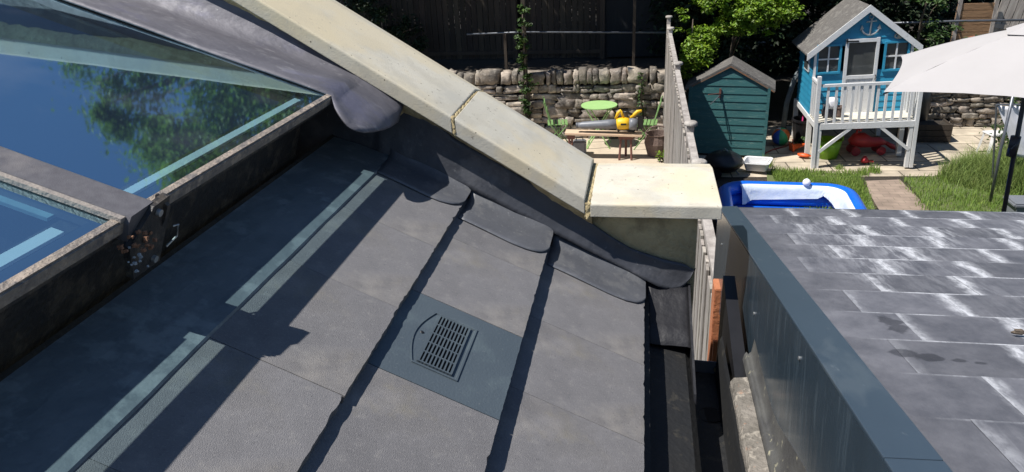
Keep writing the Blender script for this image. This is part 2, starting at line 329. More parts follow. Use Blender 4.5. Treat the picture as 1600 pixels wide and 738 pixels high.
def ter(name, x0, x1, y0, y1, z, m, amp=.05, n=30, y0fn=None):
    g = MB(); rows = []
    for i in range(n+1):
        rows.append([(x0+(x1-x0)*j/n, y0+(y1-y0)*i/n, z+amp*nz(x0+(x1-x0)*j/n, y0+(y1-y0)*i/n, 3, 1.7)+.02*(i/n)) for j in range(n+1)])
    g.quadmesh(rows); return tag(g.build(name, m, smooth=True), kind='structure')
ter('raised_bed', -9, .7, 13.25, 22, 1.15, m_litter, .06)
ter('upper_terrace', .7, 12, 14.15, 24, .75, m_litter, .1)

# ---- grass
def blades(name, m, area, count, hmin, hmax, inside, seed, lean=.5, wid=.004):
    rnd = random.Random(seed); vs = []; fs = []
    x0, x1, y0, y1 = area
    while len(fs) < count:
        x = rnd.uniform(x0, x1); y = rnd.uniform(y0, y1); k = inside(x, y)
        if k <= 0 or rnd.random() > k: continue
        h = rnd.uniform(hmin, hmax)*(.55+.9*max(0, .5+nz(x, y, 1, 2.2)))*min(1.0, .5+k); a = rnd.uniform(0, 6.28); b_ = rnd.uniform(0, 6.28); l = h*lean*rnd.random()
        dx, dy = cos(a)*wid, sin(a)*wid; i = len(vs)
        mx_, my_ = x+cos(b_)*l*.35, y+sin(b_)*l*.35
        vs += [(x-dx, y-dy, 0), (x+dx, y+dy, 0), (mx_+dx*.7, my_+dy*.7, h*.6), (mx_-dx*.7, my_-dy*.7, h*.6), (x+cos(b_)*l, y+sin(b_)*l, h)]
        fs += [(i, i+1, i+2, i+3), (i+3, i+2, i+4)]
    me = bpy.data.meshes.new(name); me.from_pydata(vs, [], fs); me.materials.append(m); o = bpy.data.objects.new(name, me); C.objects.link(o)
    return tag(o, kind='stuff')
def in_left(x, y):
    if 2.0 < x < 3.3+.45*(y-9.8)*0 and 9.3 < y < 11.35 + .12*nz(x, y, 0, 3):
        e = (3.28 if y > 11 else 3.12+.13*(y-9.8)) - x
        return min(1, max(0, e*7+.2)) * min(1, max(0, (11.4-y)*6))
    return 0
def edge_r(x): return 11.15 + max(0, min(1, (x-4.2)/1.2))*.75
def in_right(x, y):
    e = x - (3.68+.06*(y-9.8)) ; t = edge_r(x) + .12*nz(x, y, 0, 3) - y
    return max(0, min(1, e*6+.2))*max(0, min(1, t*6))
g = MB(); g.poly([(1.6,8.5,.004),(3.08,8.5,.004),(3.25,11.2,.004),(1.95,11.3,.004)]); tag(g.build('lawn', mat('turf_base', (.10,.15,.035), .95, (.10,.10,.05), 5, 1, .8, 40)), kind='structure')
g = MB(); g.poly([(3.7,8.0,.004),(9,8.0,.004),(9,11.9,.004),(5.3,11.8,.004),(4.2,11.1,.004),(3.85,11.05,.004)]); tag(g.build('lawn', MATS['turf_base']), kind='structure')
tag(blades('grass', m_grass, (1.9,3.4,9.2,11.6), 26000, .03, .09, in_left, 1), 'short green grass beside the blue paddling pool', 'grass')
tag(blades('grass', m_grass, (3.6,8,8.6,12.1), 52000, .03, .10, in_right, 2), 'green lawn right of the block path', 'grass')
def in_tall(x, y):
    d = ((x-5.3)/1.0)**2 + ((y-11.0)/.75)**2
    return max(0, 1-d)
tag(blades('long_grass', mat('long_grass', (.24,.31,.09), .7, (.15,.22,.05), 3, 1, island=.5, trans=.3), (4.2,6.6,10,12), 30000, .12, .42, in_tall, 3, .9, .0035), 'tall unmown grass by the parasol pole', 'grass')
def in_pav(x, y):
    k = 0
    for (cx, cy, r_) in ((1.98,11.55,.14),(3.32,11.2,.12),(3.5,11.3,.12),(3.05,11.45,.1),(6.0,12.1,.2)):
        k = max(k, 1-(((x-cx)**2+(y-cy)**2)**.5)/r_)
    return k
tag(blades('weed_tufts', m_grass, (1.7,6.3,11,12.4), 1600, .06, .16, in_pav, 5), 'small green weed tufts growing in the paving joints', 'weeds')

# ================================================================== FOLIAGE
def leaves(name, m, clumps, parent=None, size=.05, seed=1, label=None, sub=55):
    """clumps: (centre, radii, leaf count); leaves sit in sub-clusters inside each ellipsoid"""
    rnd = random.Random(seed); vs = []; fs = []
    for (c, r, cnt) in clumps:
        nsub = max(5, cnt//sub); subs = []
        for _ in range(nsub):
            while True:
                p = Vector((rnd.uniform(-1,1), rnd.uniform(-1,1), rnd.uniform(-1,1)))
                if .25 < p.length < 1: break
            p = p*(p.length**-.35)*.95; subs.append(Vector((c[0]+p.x*r[0], c[1]+p.y*r[1], c[2]+p.z*r[2])))
        rs = .30*min(r)+.5*size
        for k in range(cnt):
            s = subs[k % nsub]; q = Vector((rnd.gauss(0,1), rnd.gauss(0,1), rnd.gauss(0,.6)))*rs*.6; p = s+q
            sz = size*rnd.uniform(.6, 1.3)
            nrm = (Vector((rnd.gauss(0,.6), rnd.gauss(0,.6), 1)) + q.normalized()*.5).normalized()
            t = nrm.cross(Vector((rnd.gauss(0,1), rnd.gauss(0,1), rnd.gauss(0,1)))).normalized(); b = nrm.cross(t)
            i = len(vs); dr = -.25*sz*nrm
            vs += [tuple(p-t*sz*.6), tuple(p+b*sz*.34), tuple(p+t*sz*.75+dr), tuple(p-b*sz*.34)]; fs.append((i, i+1, i+2, i+3))
    me = bpy.data.meshes.new(name); me.from_pydata(vs, [], fs); me.materials.append(m); o = bpy.data.objects.new(name, me); C.objects.link(o)
    if parent: o.parent = parent
    return o
def tree(name, label, base, crowns, m, size, seed, trunk_r=.14, cat='tree', limbs=7, group=None, sub=55):
    e = empty(name, label, cat, base, group=group); rnd = random.Random(seed); g = MB()
    cz = max(c[0][2] for c in crowns) - base[2]; cx = sum(c[0][0] for c in crowns)/len(crowns)-base[0]; cy = sum(c[0][1] for c in crowns)/len(crowns)-base[1]
    pts = [(0,0,0), (cx*.15+.05, cy*.15, cz*.35), (cx*.55, cy*.5, cz*.7), (cx, cy, cz)]
    g.tube(pts, [trunk_r, trunk_r*.8, trunk_r*.55, trunk_r*.2], 9)
    for i in range(limbs):
        c, r, _ = crowns[i % len(crowns)]; k = rnd.uniform(.3,.75); p0 = Vector(pts[1]).lerp(Vector(pts[2]), k)
        a = rnd.uniform(0,6.28); tip = Vector((c[0]-base[0]+cos(a)*r[0]*.8, c[1]-base[1]+sin(a)*r[1]*.8, c[2]-base[2]+rnd.uniform(-.4,.6)*r[2]))
        mid = p0.lerp(tip, .5)+Vector((0,0,.12*cz*.5)); g.tube([p0, mid, tip], [trunk_r*.35, trunk_r*.2, trunk_r*.06], 6)
    g.build('trunk', m_bark, e, smooth=True)
    o = leaves('crown', m, [((c[0]-base[0], c[1]-base[1], c[2]-base[2]), r, n_) for c, r, n_ in crowns], e, size, seed, sub=sub)
    return e
# tall trees whose crowns stand above the picture: they shade the end of the garden and show in the skylight
tree('tall_tree', 'tall tree at the garden end whose leafy crown mirrors in the skylight', (-4.6,16.6,1.15),
     [((-5.6,15.6,11.6),(2.2,2.2,2.4),11000), ((-3.6,15.4,10.4),(2.2,2.2,1.9),10000), ((-6.4,16,8.6),(2.0,2.2,2.0),4000), ((-2.0,15.6,8.9),(1.6,1.6,1.5),7000), ((-7.9,15.4,12.0),(1.5,1.5,1.1),3500), ((-4.7,15.2,13.0),(1.9,1.6,1.0),5000), ((-6.8,15.3,13.3),(1.0,1.2,.7),1500)], mat('tall_leaves', (.16,.25,.05), .55, (.10,.17,.03), 2, 1, island=.4, trans=.45), .10, 11, .26, limbs=14, sub=240)
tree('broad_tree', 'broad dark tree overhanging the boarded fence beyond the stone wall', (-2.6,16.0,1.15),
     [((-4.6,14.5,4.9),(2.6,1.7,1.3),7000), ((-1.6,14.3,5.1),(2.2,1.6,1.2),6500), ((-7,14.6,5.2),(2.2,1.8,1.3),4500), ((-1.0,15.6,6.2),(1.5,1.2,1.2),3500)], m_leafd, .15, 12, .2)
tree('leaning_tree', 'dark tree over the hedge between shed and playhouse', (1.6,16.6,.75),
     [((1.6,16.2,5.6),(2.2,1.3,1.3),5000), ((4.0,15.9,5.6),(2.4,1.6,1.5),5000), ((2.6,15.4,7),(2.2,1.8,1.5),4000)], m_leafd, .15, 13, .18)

def hedge(name, label, clumps, m, size, seed, cat='hedge', base=None):
    base = base or (clumps[0][0][0], clumps[0][0][1]+.2, clumps[0][0][2]-clumps[0][1][2])
    return tree(name, label, base, clumps, m, size, seed, .035, cat, 3)
# leafy mass behind shed and playhouse
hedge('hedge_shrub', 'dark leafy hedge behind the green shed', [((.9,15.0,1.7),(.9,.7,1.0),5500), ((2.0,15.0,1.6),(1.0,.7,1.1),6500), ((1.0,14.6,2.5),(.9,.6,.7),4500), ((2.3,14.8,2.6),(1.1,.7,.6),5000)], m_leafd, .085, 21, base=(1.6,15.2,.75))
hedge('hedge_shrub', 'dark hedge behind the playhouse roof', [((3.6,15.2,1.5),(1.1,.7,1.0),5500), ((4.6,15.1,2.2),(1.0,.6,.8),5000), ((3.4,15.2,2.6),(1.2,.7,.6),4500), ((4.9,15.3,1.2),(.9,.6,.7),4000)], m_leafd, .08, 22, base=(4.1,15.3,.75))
hedge('leafy_shrub', 'bright sunlit shrub hanging over the shed and fence', [((1.75,12.95,2.22),(.34,.26,.2),2600), ((2.12,13.05,2.2),(.40,.28,.24),3600), ((1.5,13.2,2.0),(.5,.3,.2),2200), ((1.95,12.9,1.92),(.3,.2,.12),500), ((1.25,13.1,2.35),(.45,.3,.2),1200),
        ((.75,13.2,2.5),(.4,.3,.2),700), ((1.55,13.3,2.55),(.6,.3,.2),1200), ((2.35,13.3,2.5),(.4,.3,.2),800)], m_leaf, .048, 23, 'shrub', (1.5,14.2,.0))
hedge('low_shrub', 'yellow green shrub beside the left eave of the green shed', [((.88,12.75,1.55),(.26,.22,.26),1900), ((1.06,12.95,1.80),(.30,.2,.18),1500), ((.72,12.8,1.3),(.16,.16,.2),350), ((.62,12.9,2.1),(.12,.14,.22),180)], m_leaf, .05, 24, 'shrub', (.8,12.9,0))
hedge('leafy_shrub', 'small sunlit sprigs of shrub right of the playhouse roof', [((4.75,13.9,2.15),(.3,.2,.22),260), ((4.45,14.0,2.4),(.45,.25,.2),350), ((4.75,13.8,1.35),(.5,.3,.3),420), ((5.1,14.0,1.7),(.35,.25,.3),300)], m_leafm, .055, 25, 'shrub', (4.7,14.2,.75))
hedge('hanging_conifer', 'bright feathery branch hanging at the top right corner', [((6.55,13.9,2.35),(.4,.25,.18),900), ((6.3,13.9,2.5),(.3,.2,.12),350)], m_leaf, .06, 26, 'shrub', (6.9,14.3,.75))
hedge('dark_shrub', 'dark shrub beside the far left of the boarded fence', [((-5.2,13.9,2.1),(.5,.35,.6),1800), ((-4.5,14.0,1.75),(.35,.3,.4),800)], m_leafd, .07, 27, 'shrub', (-4.9,14.1,1.15))
hedge('green_shrub', 'feathery green bush behind the parasol pole', [((5.9,12.4,.55),(.4,.4,.5),1500), ((6.2,12.6,1.2),(.4,.35,.45),1200), ((5.75,11.9,.3),(.35,.3,.3),800)], m_leafm, .05, 28, 'shrub', (5.95,12.4,0))
hedge('wall_ivy', 'narrow sunlit ivy growing up a post before the stone wall', [((-2.02,12.86,.45+.2*i),(.12,.07,.16),130) for i in range(10)], m_leafm, .05, 29, 'ivy', (-2.02,12.92,0))
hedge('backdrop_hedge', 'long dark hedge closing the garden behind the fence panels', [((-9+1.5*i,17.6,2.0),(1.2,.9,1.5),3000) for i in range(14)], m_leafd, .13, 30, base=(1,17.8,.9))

# ================================================================== FENCES AND WALLS (far)
# dry stone wall
_TV = {}; _TF = []
for ax in range(3):
    for sg in (-1, 1):
        for i in range(3):
            for j in range(3):
                q = []
                for (di, dj) in ((0,0),(1,0),(1,1),(0,1)):
                    p = [0,0,0]; p[ax] = sg*.5; p[(ax+1)%3] = (i+di)/3-.5; p[(ax+2)%3] = (j+dj)/3-.5
                    key = tuple(round(t, 4) for t in p); _TV.setdefault(key, len(_TV)); q.append(_TV[key])
                _TF.append(q if sg > 0 else q[::-1])
def stone(g, c, d, seed, rough=.27):
    rnd = random.Random(seed); ox = rnd.uniform(0, 50); tilt = rnd.uniform(-.12, .12); vs = []
    for key in _TV:
        p = Vector(key); q = p.normalized()*.62; p = p.lerp(q, .24); p *= 1 + rough*nz(p.x+ox, p.y, p.z, 2.3)*1.6
        x = p.x*d[0]; z = p.z*d[2]; vs.append(g.v((c[0]+x*cos(tilt)-z*sin(tilt), c[1]+p.y*d[1], c[2]+x*sin(tilt)+z*cos(tilt))))
    for q in _TF: g.bm.faces.new([vs[k] for k in q])
def stonewall(label, x0, x1, y, z0, z1, seed, cope=True, cat='stone wall'):
    e = empty('stone_wall', label, cat, ((x0+x1)/2, y, z0)); ox, oy, oz = e.location; rnd = random.Random(seed)
    g = MB(); g.box(((x0+x1)/2-ox, .2, (z1-z0)/2-.03), (x1-x0, .3, z1-z0-.1)); g.build('core', m_soil, e)
    g = MB(); z = z0; top = z1-(.24 if cope else 0); s = seed*1000
    while z < top-.03:
        hrow = min(rnd.uniform(.08,.19), top-z+.02); x = x0-.05-rnd.random()*.1
        while x < x1:
            ww = rnd.choice((.1,.14,.2,.26,.34,.46))*rnd.uniform(.8,1.2); hh = hrow*rnd.uniform(.7,1.2); s += 1
            if rnd.random() < .22 and ww > .2:
                stone(g, (x+ww/2-ox, rnd.uniform(-.01,.03), z+hh*.27-oz), (ww*.98,.16,hh*.5), s); s += 1
                stone(g, (x+ww/2-ox, rnd.uniform(-.01,.03), z+hh*.78-oz), (ww*.95,.16,hh*.48), s)
            else: stone(g, (x+ww/2-ox, rnd.uniform(-.02,.035), z+hh/2-oz), (ww*.97,.17,hh*.97), s)
            x += ww*rnd.uniform(.94,1.0)
        z += hrow*.97
    g.build('walling', m_stone, e, smooth=True)
    if cope:
        g = MB(); x = x0
        while x < x1:
            ww = rnd.choice((.09,.10,.12,.14,.16,.19,.36)); hh = rnd.uniform(.19,.26); s += 1
            stone(g, (x+ww/2-ox, .02, top+hh/2-.01-oz), (ww*.97,.24,hh), s, .24); x += ww*1.06
        g.build('cope_stones', m_stone, e, smooth=True)
    return e
stonewall('tall dry stone wall with upright cope stones behind the green table', -4.6, .44, 13.13, 0, 1.25, 3)
stonewall('low rough stone wall between the playhouse and the parasol', 4.6, 7.6, 13.95, 0, .72, 5, False)

def board_fence(label, x0, x1, y, z0, z1, m, cat='fence'):
    e = empty('boarded_fence', label, cat, ((x0+x1)/2, y, z0)); ox = e.location.x; g = MB(); x = x0; rnd = random.Random(int(x0*10))
    while x < x1-.02:
        g.box((x+.055-ox, rnd.uniform(-.004,.004), (z1-z0)/2), (.105,.016,(z1-z0)+rnd.uniform(-.01,.01))); x += .115
    g.build('boards', m, e)
    for zz in (.12, z1-z0-.1): g = MB(); g.box(((x0+x1)/2-ox,.03-.06,zz), (x1-x0,.04,.07)); g.build('rail', m, e)
    for xx in (x0, x1): g = MB(); g.box((xx-ox,.0,(z1-z0)/2), (.09,.09,z1-z0+.06)); g.build('post', m, e)
    return e
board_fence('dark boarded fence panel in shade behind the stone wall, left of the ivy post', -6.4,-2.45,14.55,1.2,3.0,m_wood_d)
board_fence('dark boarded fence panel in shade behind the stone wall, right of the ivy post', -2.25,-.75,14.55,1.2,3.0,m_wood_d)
# black hut shape added to stand in for the dark void
e = empty('dark_gap_fill', 'black hut shape added to fill the dark void beyond the stone wall', 'shed', (-.1,14.9,1.2))
g = MB(); g.box((.05,.1,1.1),(1.3,.9,2.2)); g.build('wall', mat('gap_fill_black', (.01,.012,.014), .9, (.006,.008,.01), 5, 1, .4, 30, stretch=(1,1,.1)), e)
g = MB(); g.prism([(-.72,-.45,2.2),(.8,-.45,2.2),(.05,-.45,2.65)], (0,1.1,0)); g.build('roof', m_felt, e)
# handrail along the wall
e = empty('garden_handrail', 'thin metal handrail on a post above the stone wall', 'handrail', (-.14,13.4,1.15))
g = MB(); g.tube([(-3.0,0,.70),(-2.0,0,.72),(.55,0,.66)], .016, 8); g.build('rail', m_greym, e, smooth=True)
for xx in (0,-2.3): g = MB(); g.bar((xx,.0,-.1),(xx,.0,1.55 if xx == 0 else .7), .05,.05, (0,1,0)); g.build('post', m_wood_d, e)
e = empty('garden_handrail', 'black metal rail behind the parasol and playhouse', 'handrail', at(1500,30,y=14.2))
o0 = e.location; g = MB(); g.tube([at(1380,37,y=14.2)-o0, at(1500,33,y=14.2)-o0, at(1640,31,y=14.2)-o0], .02, 8); g.build('rail', m_greym, e, smooth=True)
for xx in (-1.2,1.1): g = MB(); g.tube([(xx,0,0),(xx,0,-1.0)], .018, 6); g.build('post', m_greym, e, smooth=True)
# ivy's post
e = empty('ivy_post', 'slim dark post wrapped in ivy before the stone wall', 'post', (-2.02,12.96,0))
g = MB(); g.bar((0,0,0),(0,0,2.75), .07,.07,(0,1,0)); g.build('shaft', m_wood_d, e); g = MB(); g.box((0,0,2.77),(.1,.1,.04)); g.build('cap', m_wood_d, e)

# slatted brown panel + grey panel top right
e = empty('slatted_fence', 'brown horizontal slatted fence panel at the top right', 'fence', at(1525,80,y=14.6)); o0 = e.location
A = at(1503,20,y=14.6)-o0; B = at(1548,20,y=14.6)-o0
for k in range(7):
    g = MB(); g.box(((A.x+B.x)/2, 0, .02+.125*k), (.66,.022,.115), Matrix.Rotation(R(3),3,'X')); g.build('slat', mat('brown_slat_%d'%0, (.32,.19,.10), .8, (.22,.13,.07), 12, 1, .5, 60, stretch=(.2,1,1)), e)
for xx in (A.x-.06, B.x+.06): g = MB(); g.box((xx,0,.4),(.06,.06,1.0)); g.build('post', m_wood_g, e)
e = empty('leaning_fence', 'leaning grey weathered board panel next to the brown slatted panel', 'fence', at(1572,75,y=14.7)); 
for k in range(5): g = MB(); g.box((-.3+.14*k,0,.55),(.125,.02,1.2)); g.build('board', m_wood_g, e)
g = MB(); g.box((0,-.02,.35),(.75,.03,.08)); g.build('rail', m_wood_g, e); e.rotation_euler = (0,R(9),0)
for (px,py,lab) in ((1522,88,'tipped terracotta pot below the brown slatted panel'),(1566,78,'small terracotta pot under the grey board panel')):
    e = empty('plant_pot', lab, 'plant pot', at(px,py,y=14.0), (R(18),R(-25) if px < 1540 else R(10),0))
    s_ = 1 if px < 1540 else .72
    g = MB(); g.lathe([(.09*s_,0),(.15*s_,.25*s_),(.135*s_,.25*s_),(.08*s_,.03*s_),(.0,.03*s_)], n=20); g.build('pot', m_terra, e, smooth=True)
    g = MB(); g.lathe([(.135*s_,.25*s_),(.17*s_,.25*s_),(.17*s_,.30*s_),(.14*s_,.30*s_),(.135*s_,.25*s_)], n=20); g.build('rim', m_terra, e)
    e2 = leaves('foliage', m_leafm, [((0,0,.33*s_),(.12,.12,.1),60)], e, .045, 40)

# boundary fence with round post caps (runs down the garden)
def bfence():
    e = empty('boundary_fence', 'weathered grey timber fence with round post caps running down the garden', 'fence', (.42,8,0))
    x = .0
    ys = [2.62,5.25,6.33,9.05,11.9,12.85]
    for i, y in enumerate(ys):
        top = 2.08 + (.05 if i == len(ys)-1 else 0)
        g = MB(); g.box((.01,y-8,top/2),(.06,.07,top)); p = g.build('post', m_wood_g, e)
        g = MB(); g.lathe([(0,0),(.055,.0),(.058,.010),(.055,.026),(.045,.034),(0,.036)], (.012,y-8,top), 16); c = g.build('cap', m_wood_g, e, smooth=True); c.parent = p
        if i:
            y0 = ys[i-1]; 
            for zz in (.35,1.15,1.93):
                g = MB(); g.box((.02,(y+y0)/2-8,zz),(.03,y-y0-.08,.085)); g.build('rail', m_wood_g, e)
            g = MB(); k = y0+.07; rnd = random.Random(i)
            while k < y-.07:
                g.box((-.012+rnd.uniform(-.004,.004),k-8,.96+rnd.uniform(-.015,.015)),(.018,.088,1.86)); g.box((.003,k-8+.0625,1.01),(.006,.127,1.96)); k += .125
            g.build('pickets', m_wood_g, e)
            g = MB(); g.box((.005,(y+y0)/2-8,2.01),(.055,y-y0-.06,.035)); g.build('top_rail', m_wood_g, e)
    return e
bfence()
e = empty('timber_offcut', 'orange timber board standing in the gap by the fence below the coping', 'timber', at(1121,470,y=2.5))
g = MB(); g.box((0,.02,-.40),(.030,.09,.92), bev=.003); g.build('board', m_wood_o, e)
g = MB(); g.box((.004,-.035,-.45),(.024,.016,.6)); g.build('batten', m_wood_o, e)

# ================================================================== SHED
def shed():
    e = empty('garden_shed', 'dark green overlap-board garden shed with felt roof beside the fence', 'shed', (1.39,12.05,0), (0,0,R(-9)))
    w2 = .60; he = 1.15; hp = 1.49; D = .56
    m = m_shed
    g = MB()
    nb = 11; bh = he/ (nb-2)
    for k in range(13):
        z0_ = .04+k*bh*.98; z1_ = z0_+bh
        if z0_ > hp-.02: break
        # board with gable cut
        def halfw(z): return w2 if z <= he else w2*(hp-z)/(hp-he)
        a, b_ = halfw(z0_), max(.01, halfw(min(z1_, hp)))
        g.prism([(-a,-.018,z0_),(a,-.018,z0_),(b_,-.007,min(z1_,hp)),(-b_,-.007,min(z1_,hp))], (0,.02,0))
    g.build('front_boards', m, e)
    for s in (-1,1):
        g = MB()
        for k in range(9):
            z0_ = .04+k*bh*.98; g.prism([(s*(w2+.006),.0,z0_),(s*(w2+.006),D,z0_),(s*(w2-.008),D,z0_+bh),(s*(w2-.008),0,z0_+bh)], (-s*.015,0,0))
        g.build('side_boards', m, e)
        g = MB(); g.box((s*(w2+.0),-.03,he/2),(.045,.03,he)); g.build('corner_trim', m, e)
    g = MB(); g.box((0,D,he/2),(2*w2,.02,he)); g.build('back_wall', m, e)
    for s in (-1,1):
        g = MB(); g.prism([(0,-.045,hp+.035),(s*(w2+.09),-.045,he-.015),(s*(w2+.09),-.045,he-.05),(0,-.045,hp)], (0,D+.12,0)); g.build('roof', m_felt, e)
        g = MB(); g.prism([(0,-.044,hp+.0),(s*(w2+.08),-.044,he-.045),(s*(w2+.08),-.044,he-.065),(0,-.044,hp-.025)], (0,.012,0)); g.build('barge_board', mat('worn_barge', (.10,.10,.085), .8, (.28,.12,.05), 7, 1) , e)
    g = MB(); g.box((0,.28,.02),(1.1,.5,.04)); g.build('floor', m_wood_d, e)
    b = empty('wall_bracket', 'rusty two-armed bracket fixed to the shed front', 'bracket', (1.17,12.04,1.05))
    g = MB(); g.box((.08,0,0),(.03,.02,.15)); g.build('plate', m_rust, b)
    g = MB(); g.tube([(.08,-.01,0),(-.12,-.22,.03)], .008, 6); g.build('arm', m_rust, b)
    g = MB(); g.tube([(.08,-.01,-.03),(-.02,-.12,-.10),(-.08,-.2,-.13)], .008, 6); g.build('arm', m_greym, b)
shed()

# ================================================================== PLAYHOUSE
def playhouse():
    Y0, Y1, Y2 = 11.5, 12.1, 13.25
    XL, XR = 2.69, 4.07
    e = empty('playhouse', 'turquoise and white raised wooden playhouse with a front balcony', 'playhouse', (3.38,12.1,0))
    ox, oy = 3.38, 12.1
    zf = .70
    def part(name, g, m, parent=None, **k): o = g.build(name, m, e, **k); 
    def P_(x, y, z): return (x-ox, y-oy, z)
    # legs, doubled posts at front
    for (x, top) in ((XL-.03,1.44),(XR,1.18)):
        g = MB(); g.box(P_(x,Y0,top/2),(.05,.07,top)); g.build('leg', m_white, e)
        g = MB(); g.box(P_(x+(.06 if x < 3 else -.06),Y0+.01,.35),(.05,.06,.70)); g.build('leg', m_white, e)
    for x in (XL,XR):
        for y in (Y1,Y2): g = MB(); g.box(P_(x,y,.35),(.07,.07,.7)); g.build('leg', m_white, e)
    g = MB(); g.box(P_((XL+XR)/2,Y0-.01,.68),(XR-XL-.06,.035,.09)); g.build('beam', m_white, e)
    for x in (XL,XR): g = MB(); g.box(P_(x,(Y0+Y2)/2,.655),(.04,Y2-Y0-.08,.085)); g.build('beam', m_white, e)
    g = MB(); k = Y0+.03
    while k < Y1-.02: g.box(P_((XL+XR)/2,k+.045,.715),(XR-XL+.02,.085,.022)); k += .093
    g.build('deck_boards', mat('cream_deck', (.66,.62,.52), .8, (.5,.46,.38), 8, 1), e)
    g = MB(); g.bar(P_(XL+.04,Y0-.005,.28),P_(XL+.47,Y0-.005,.645), .045,.04,(0,1,0)); g.build('brace', m_white, e)
    g = MB(); g.bar(P_(XR-.06,Y0-.005,.28),P_(XR-.49,Y0-.005,.645), .045,.04,(0,1,0)); g.build('brace', m_white, e)
    # railing
    zr = 1.30
    g = MB(); g.box(P_((XL+XR)/2,Y0,zr),(XR-XL-.04,.045,.04)); g.build('handrail', m_white, e)
    nb = 11
    for k in range(nb):
        x = XL+.11+(XR-XL-.22)*k/(nb-1); g = MB(); g.box(P_(x,Y0+.002,(zr+.73)/2),(.035,.022,zr-.74)); g.build('baluster', m_white, e)
    for x in (XL,XR):
        g = MB(); g.box(P_(x,(Y0+Y1)/2,zr),(.04,Y1-Y0-.07,.04)); g.build('handrail', m_white, e)
        for k in range(4): g = MB(); g.box(P_(x,Y0+.12+k*.12,(zr+.73)/2),(.022,.035,zr-.74)); g.build('baluster', m_white, e)
    # body
    ez = 1.73; pz = 2.30; bl, brx = 2.70, 4.07; cx = 3.41
    def wall_front():
        # boards around the door and window openings
        g = MB(); hh = .097; z = zf
        def hw(z_):
            if z_ <= ez: return bl, brx
            t = (z_-ez)/(pz-ez); return bl+(cx-bl)*t, brx+(cx-brx)*t
        holes = [(3.125,3.60,zf,1.85),(2.715,3.065,1.36,1.80),(3.68,4.03,1.36,1.80)]
        while z < pz-.03:
            z1_ = min(z+hh, pz); a, b_ = hw(z); a1, b1 = hw(z1_); zm = (z+z1_)/2
            segs = [(a, b_, a1, b1)]
            for (h0, h1, q0, q1) in holes:
                if q0-.01 <= zm <= q1:
                    ns = []
                    for (s0, s1, t0, t1) in segs:
                        if h0 > s0+.005 and h0 < s1: ns.append((s0, h0, t0, h0))
                        if h1 < s1-.005 and h1 > s0: ns.append((h1, s1, h1, t1))
                    segs = ns
            for (s0, s1, t0, t1) in segs:
                g.prism([P_(s0,Y1-.014,z), P_(s1,Y1-.014,z), P_(t1,Y1-.003,z1_), P_(t0,Y1-.003,z1_)], (0,.014,0))
            z += hh
        return g
    wf = wall_front().build('front_wall', m_blue, e)
    for x, s in ((bl,1),(brx,-1)):
        g = MB(); z = zf
        while z < ez-.01:
            g.prism([P_(x-s*.012,Y1,z),P_(x-s*.012,Y2,z),P_(x,Y2,z+.097),P_(x,Y1,z+.097)], (s*.016,0,0)); z += .097
        g.build('side_wall', m_blue, e)
    g = MB(); g.prism([P_(bl,Y2,zf),P_(brx,Y2,zf),P_(brx,Y2,ez),P_(cx,Y2,pz),P_(bl,Y2,ez)], (0,.015,0)); g.build('back_wall', m_blue, e)
    g = MB(); g.box(P_((bl+brx)/2,(Y1+Y2)/2,zf-.01),(brx-bl,Y2-Y1,.02)); g.build('floor', m_wood_n, e)
    # side window on left
    g = MB(); g.box(P_(bl-.022,12.55,1.5),(.02,.34,.34)); f_ = g.build('side_window', m_white, e)
    g = MB(); g.box(P_(bl-.034,12.55,1.5),(.008,.28,.28)); q = g.build('pane', m_pane, e); q.parent = f_
    for x in (bl+.0, brx-.0): g = MB(); g.box(P_(x,Y1-.025,(zf+ez)/2+.01),(.035,.03,ez-zf)); g.build('corner_trim', m_white, e)
    # windows with cross bars
    for (x0, x1) in ((2.745,3.045),(3.71,4.01)):
        fr = MB()
        for (a, b_, c, d) in ((x0-.03,x0,1.35,1.80),(x1,x1+.03,1.35,1.80)): fr.box(P_((a+b_)/2,Y1-.02,(c+d)/2),(b_-a,.03,d-c))
        for zz in (1.365,1.785): fr.box(P_((x0+x1)/2,Y1-.02,zz),(x1-x0,.03,.03))
        w_ = fr.build('window', m_blue, e)
        g = MB(); g.box(P_((x0+x1)/2,Y1+.01,1.575),(x1-x0,.008,.41)); q = g.build('pane', m_pane, e); q.parent = w_
        g = MB(); g.box(P_((x0+x1)/2,Y1-.008,1.575),(.022,.014,.40)); g.box(P_((x0+x1)/2,Y1-.0085,1.575),(x1-x0,.012,.022)); q = g.build('glazing_bars', m_white, e); q.parent = w_
    # door
    dr = MB()
    for k in range(6): dr.box(P_(3.165+.0775*k+.005,Y1-.022,1.0),(.074,.022,.55))
    d_ = dr.build('door', m_white, e)
    g = MB()
    for x in (3.145,3.58): g.box(P_(x,Y1-.03,1.30),(.045,.03,1.14))
    for zz in (1.835,1.285): g.box(P_(3.3625,Y1-.03,zz),(.39,.03,.05))
    q = g.build('door_frame', m_white, e); q.parent = d_
    g = MB(); g.box(P_(3.3625,Y1-.0,1.56),(.39,.008,.50)); q = g.build('pane', m_pane, e); q.parent = d_
    g = MB(); g.bar(P_(3.13,Y1-.05,1.835),P_(3.30,Y1-.05,1.83),.02,.008,(0,1,0)); g.tube([P_(3.13,Y1-.055,1.80),P_(3.13,Y1-.055,1.875)],.01); q = g.build('hinge', m_plblack, e); q.parent = d_
    g = MB(); g.tube([P_(3.585,Y1-.05,1.24),P_(3.585,Y1-.075,1.27),P_(3.585,Y1-.05,1.31)], .009); q = g.build('handle', m_plblack, e); q.parent = d_
    # roof
    ov = .13
    dx, dz = cx-bl, pz-ez; sl_ = dz/dx
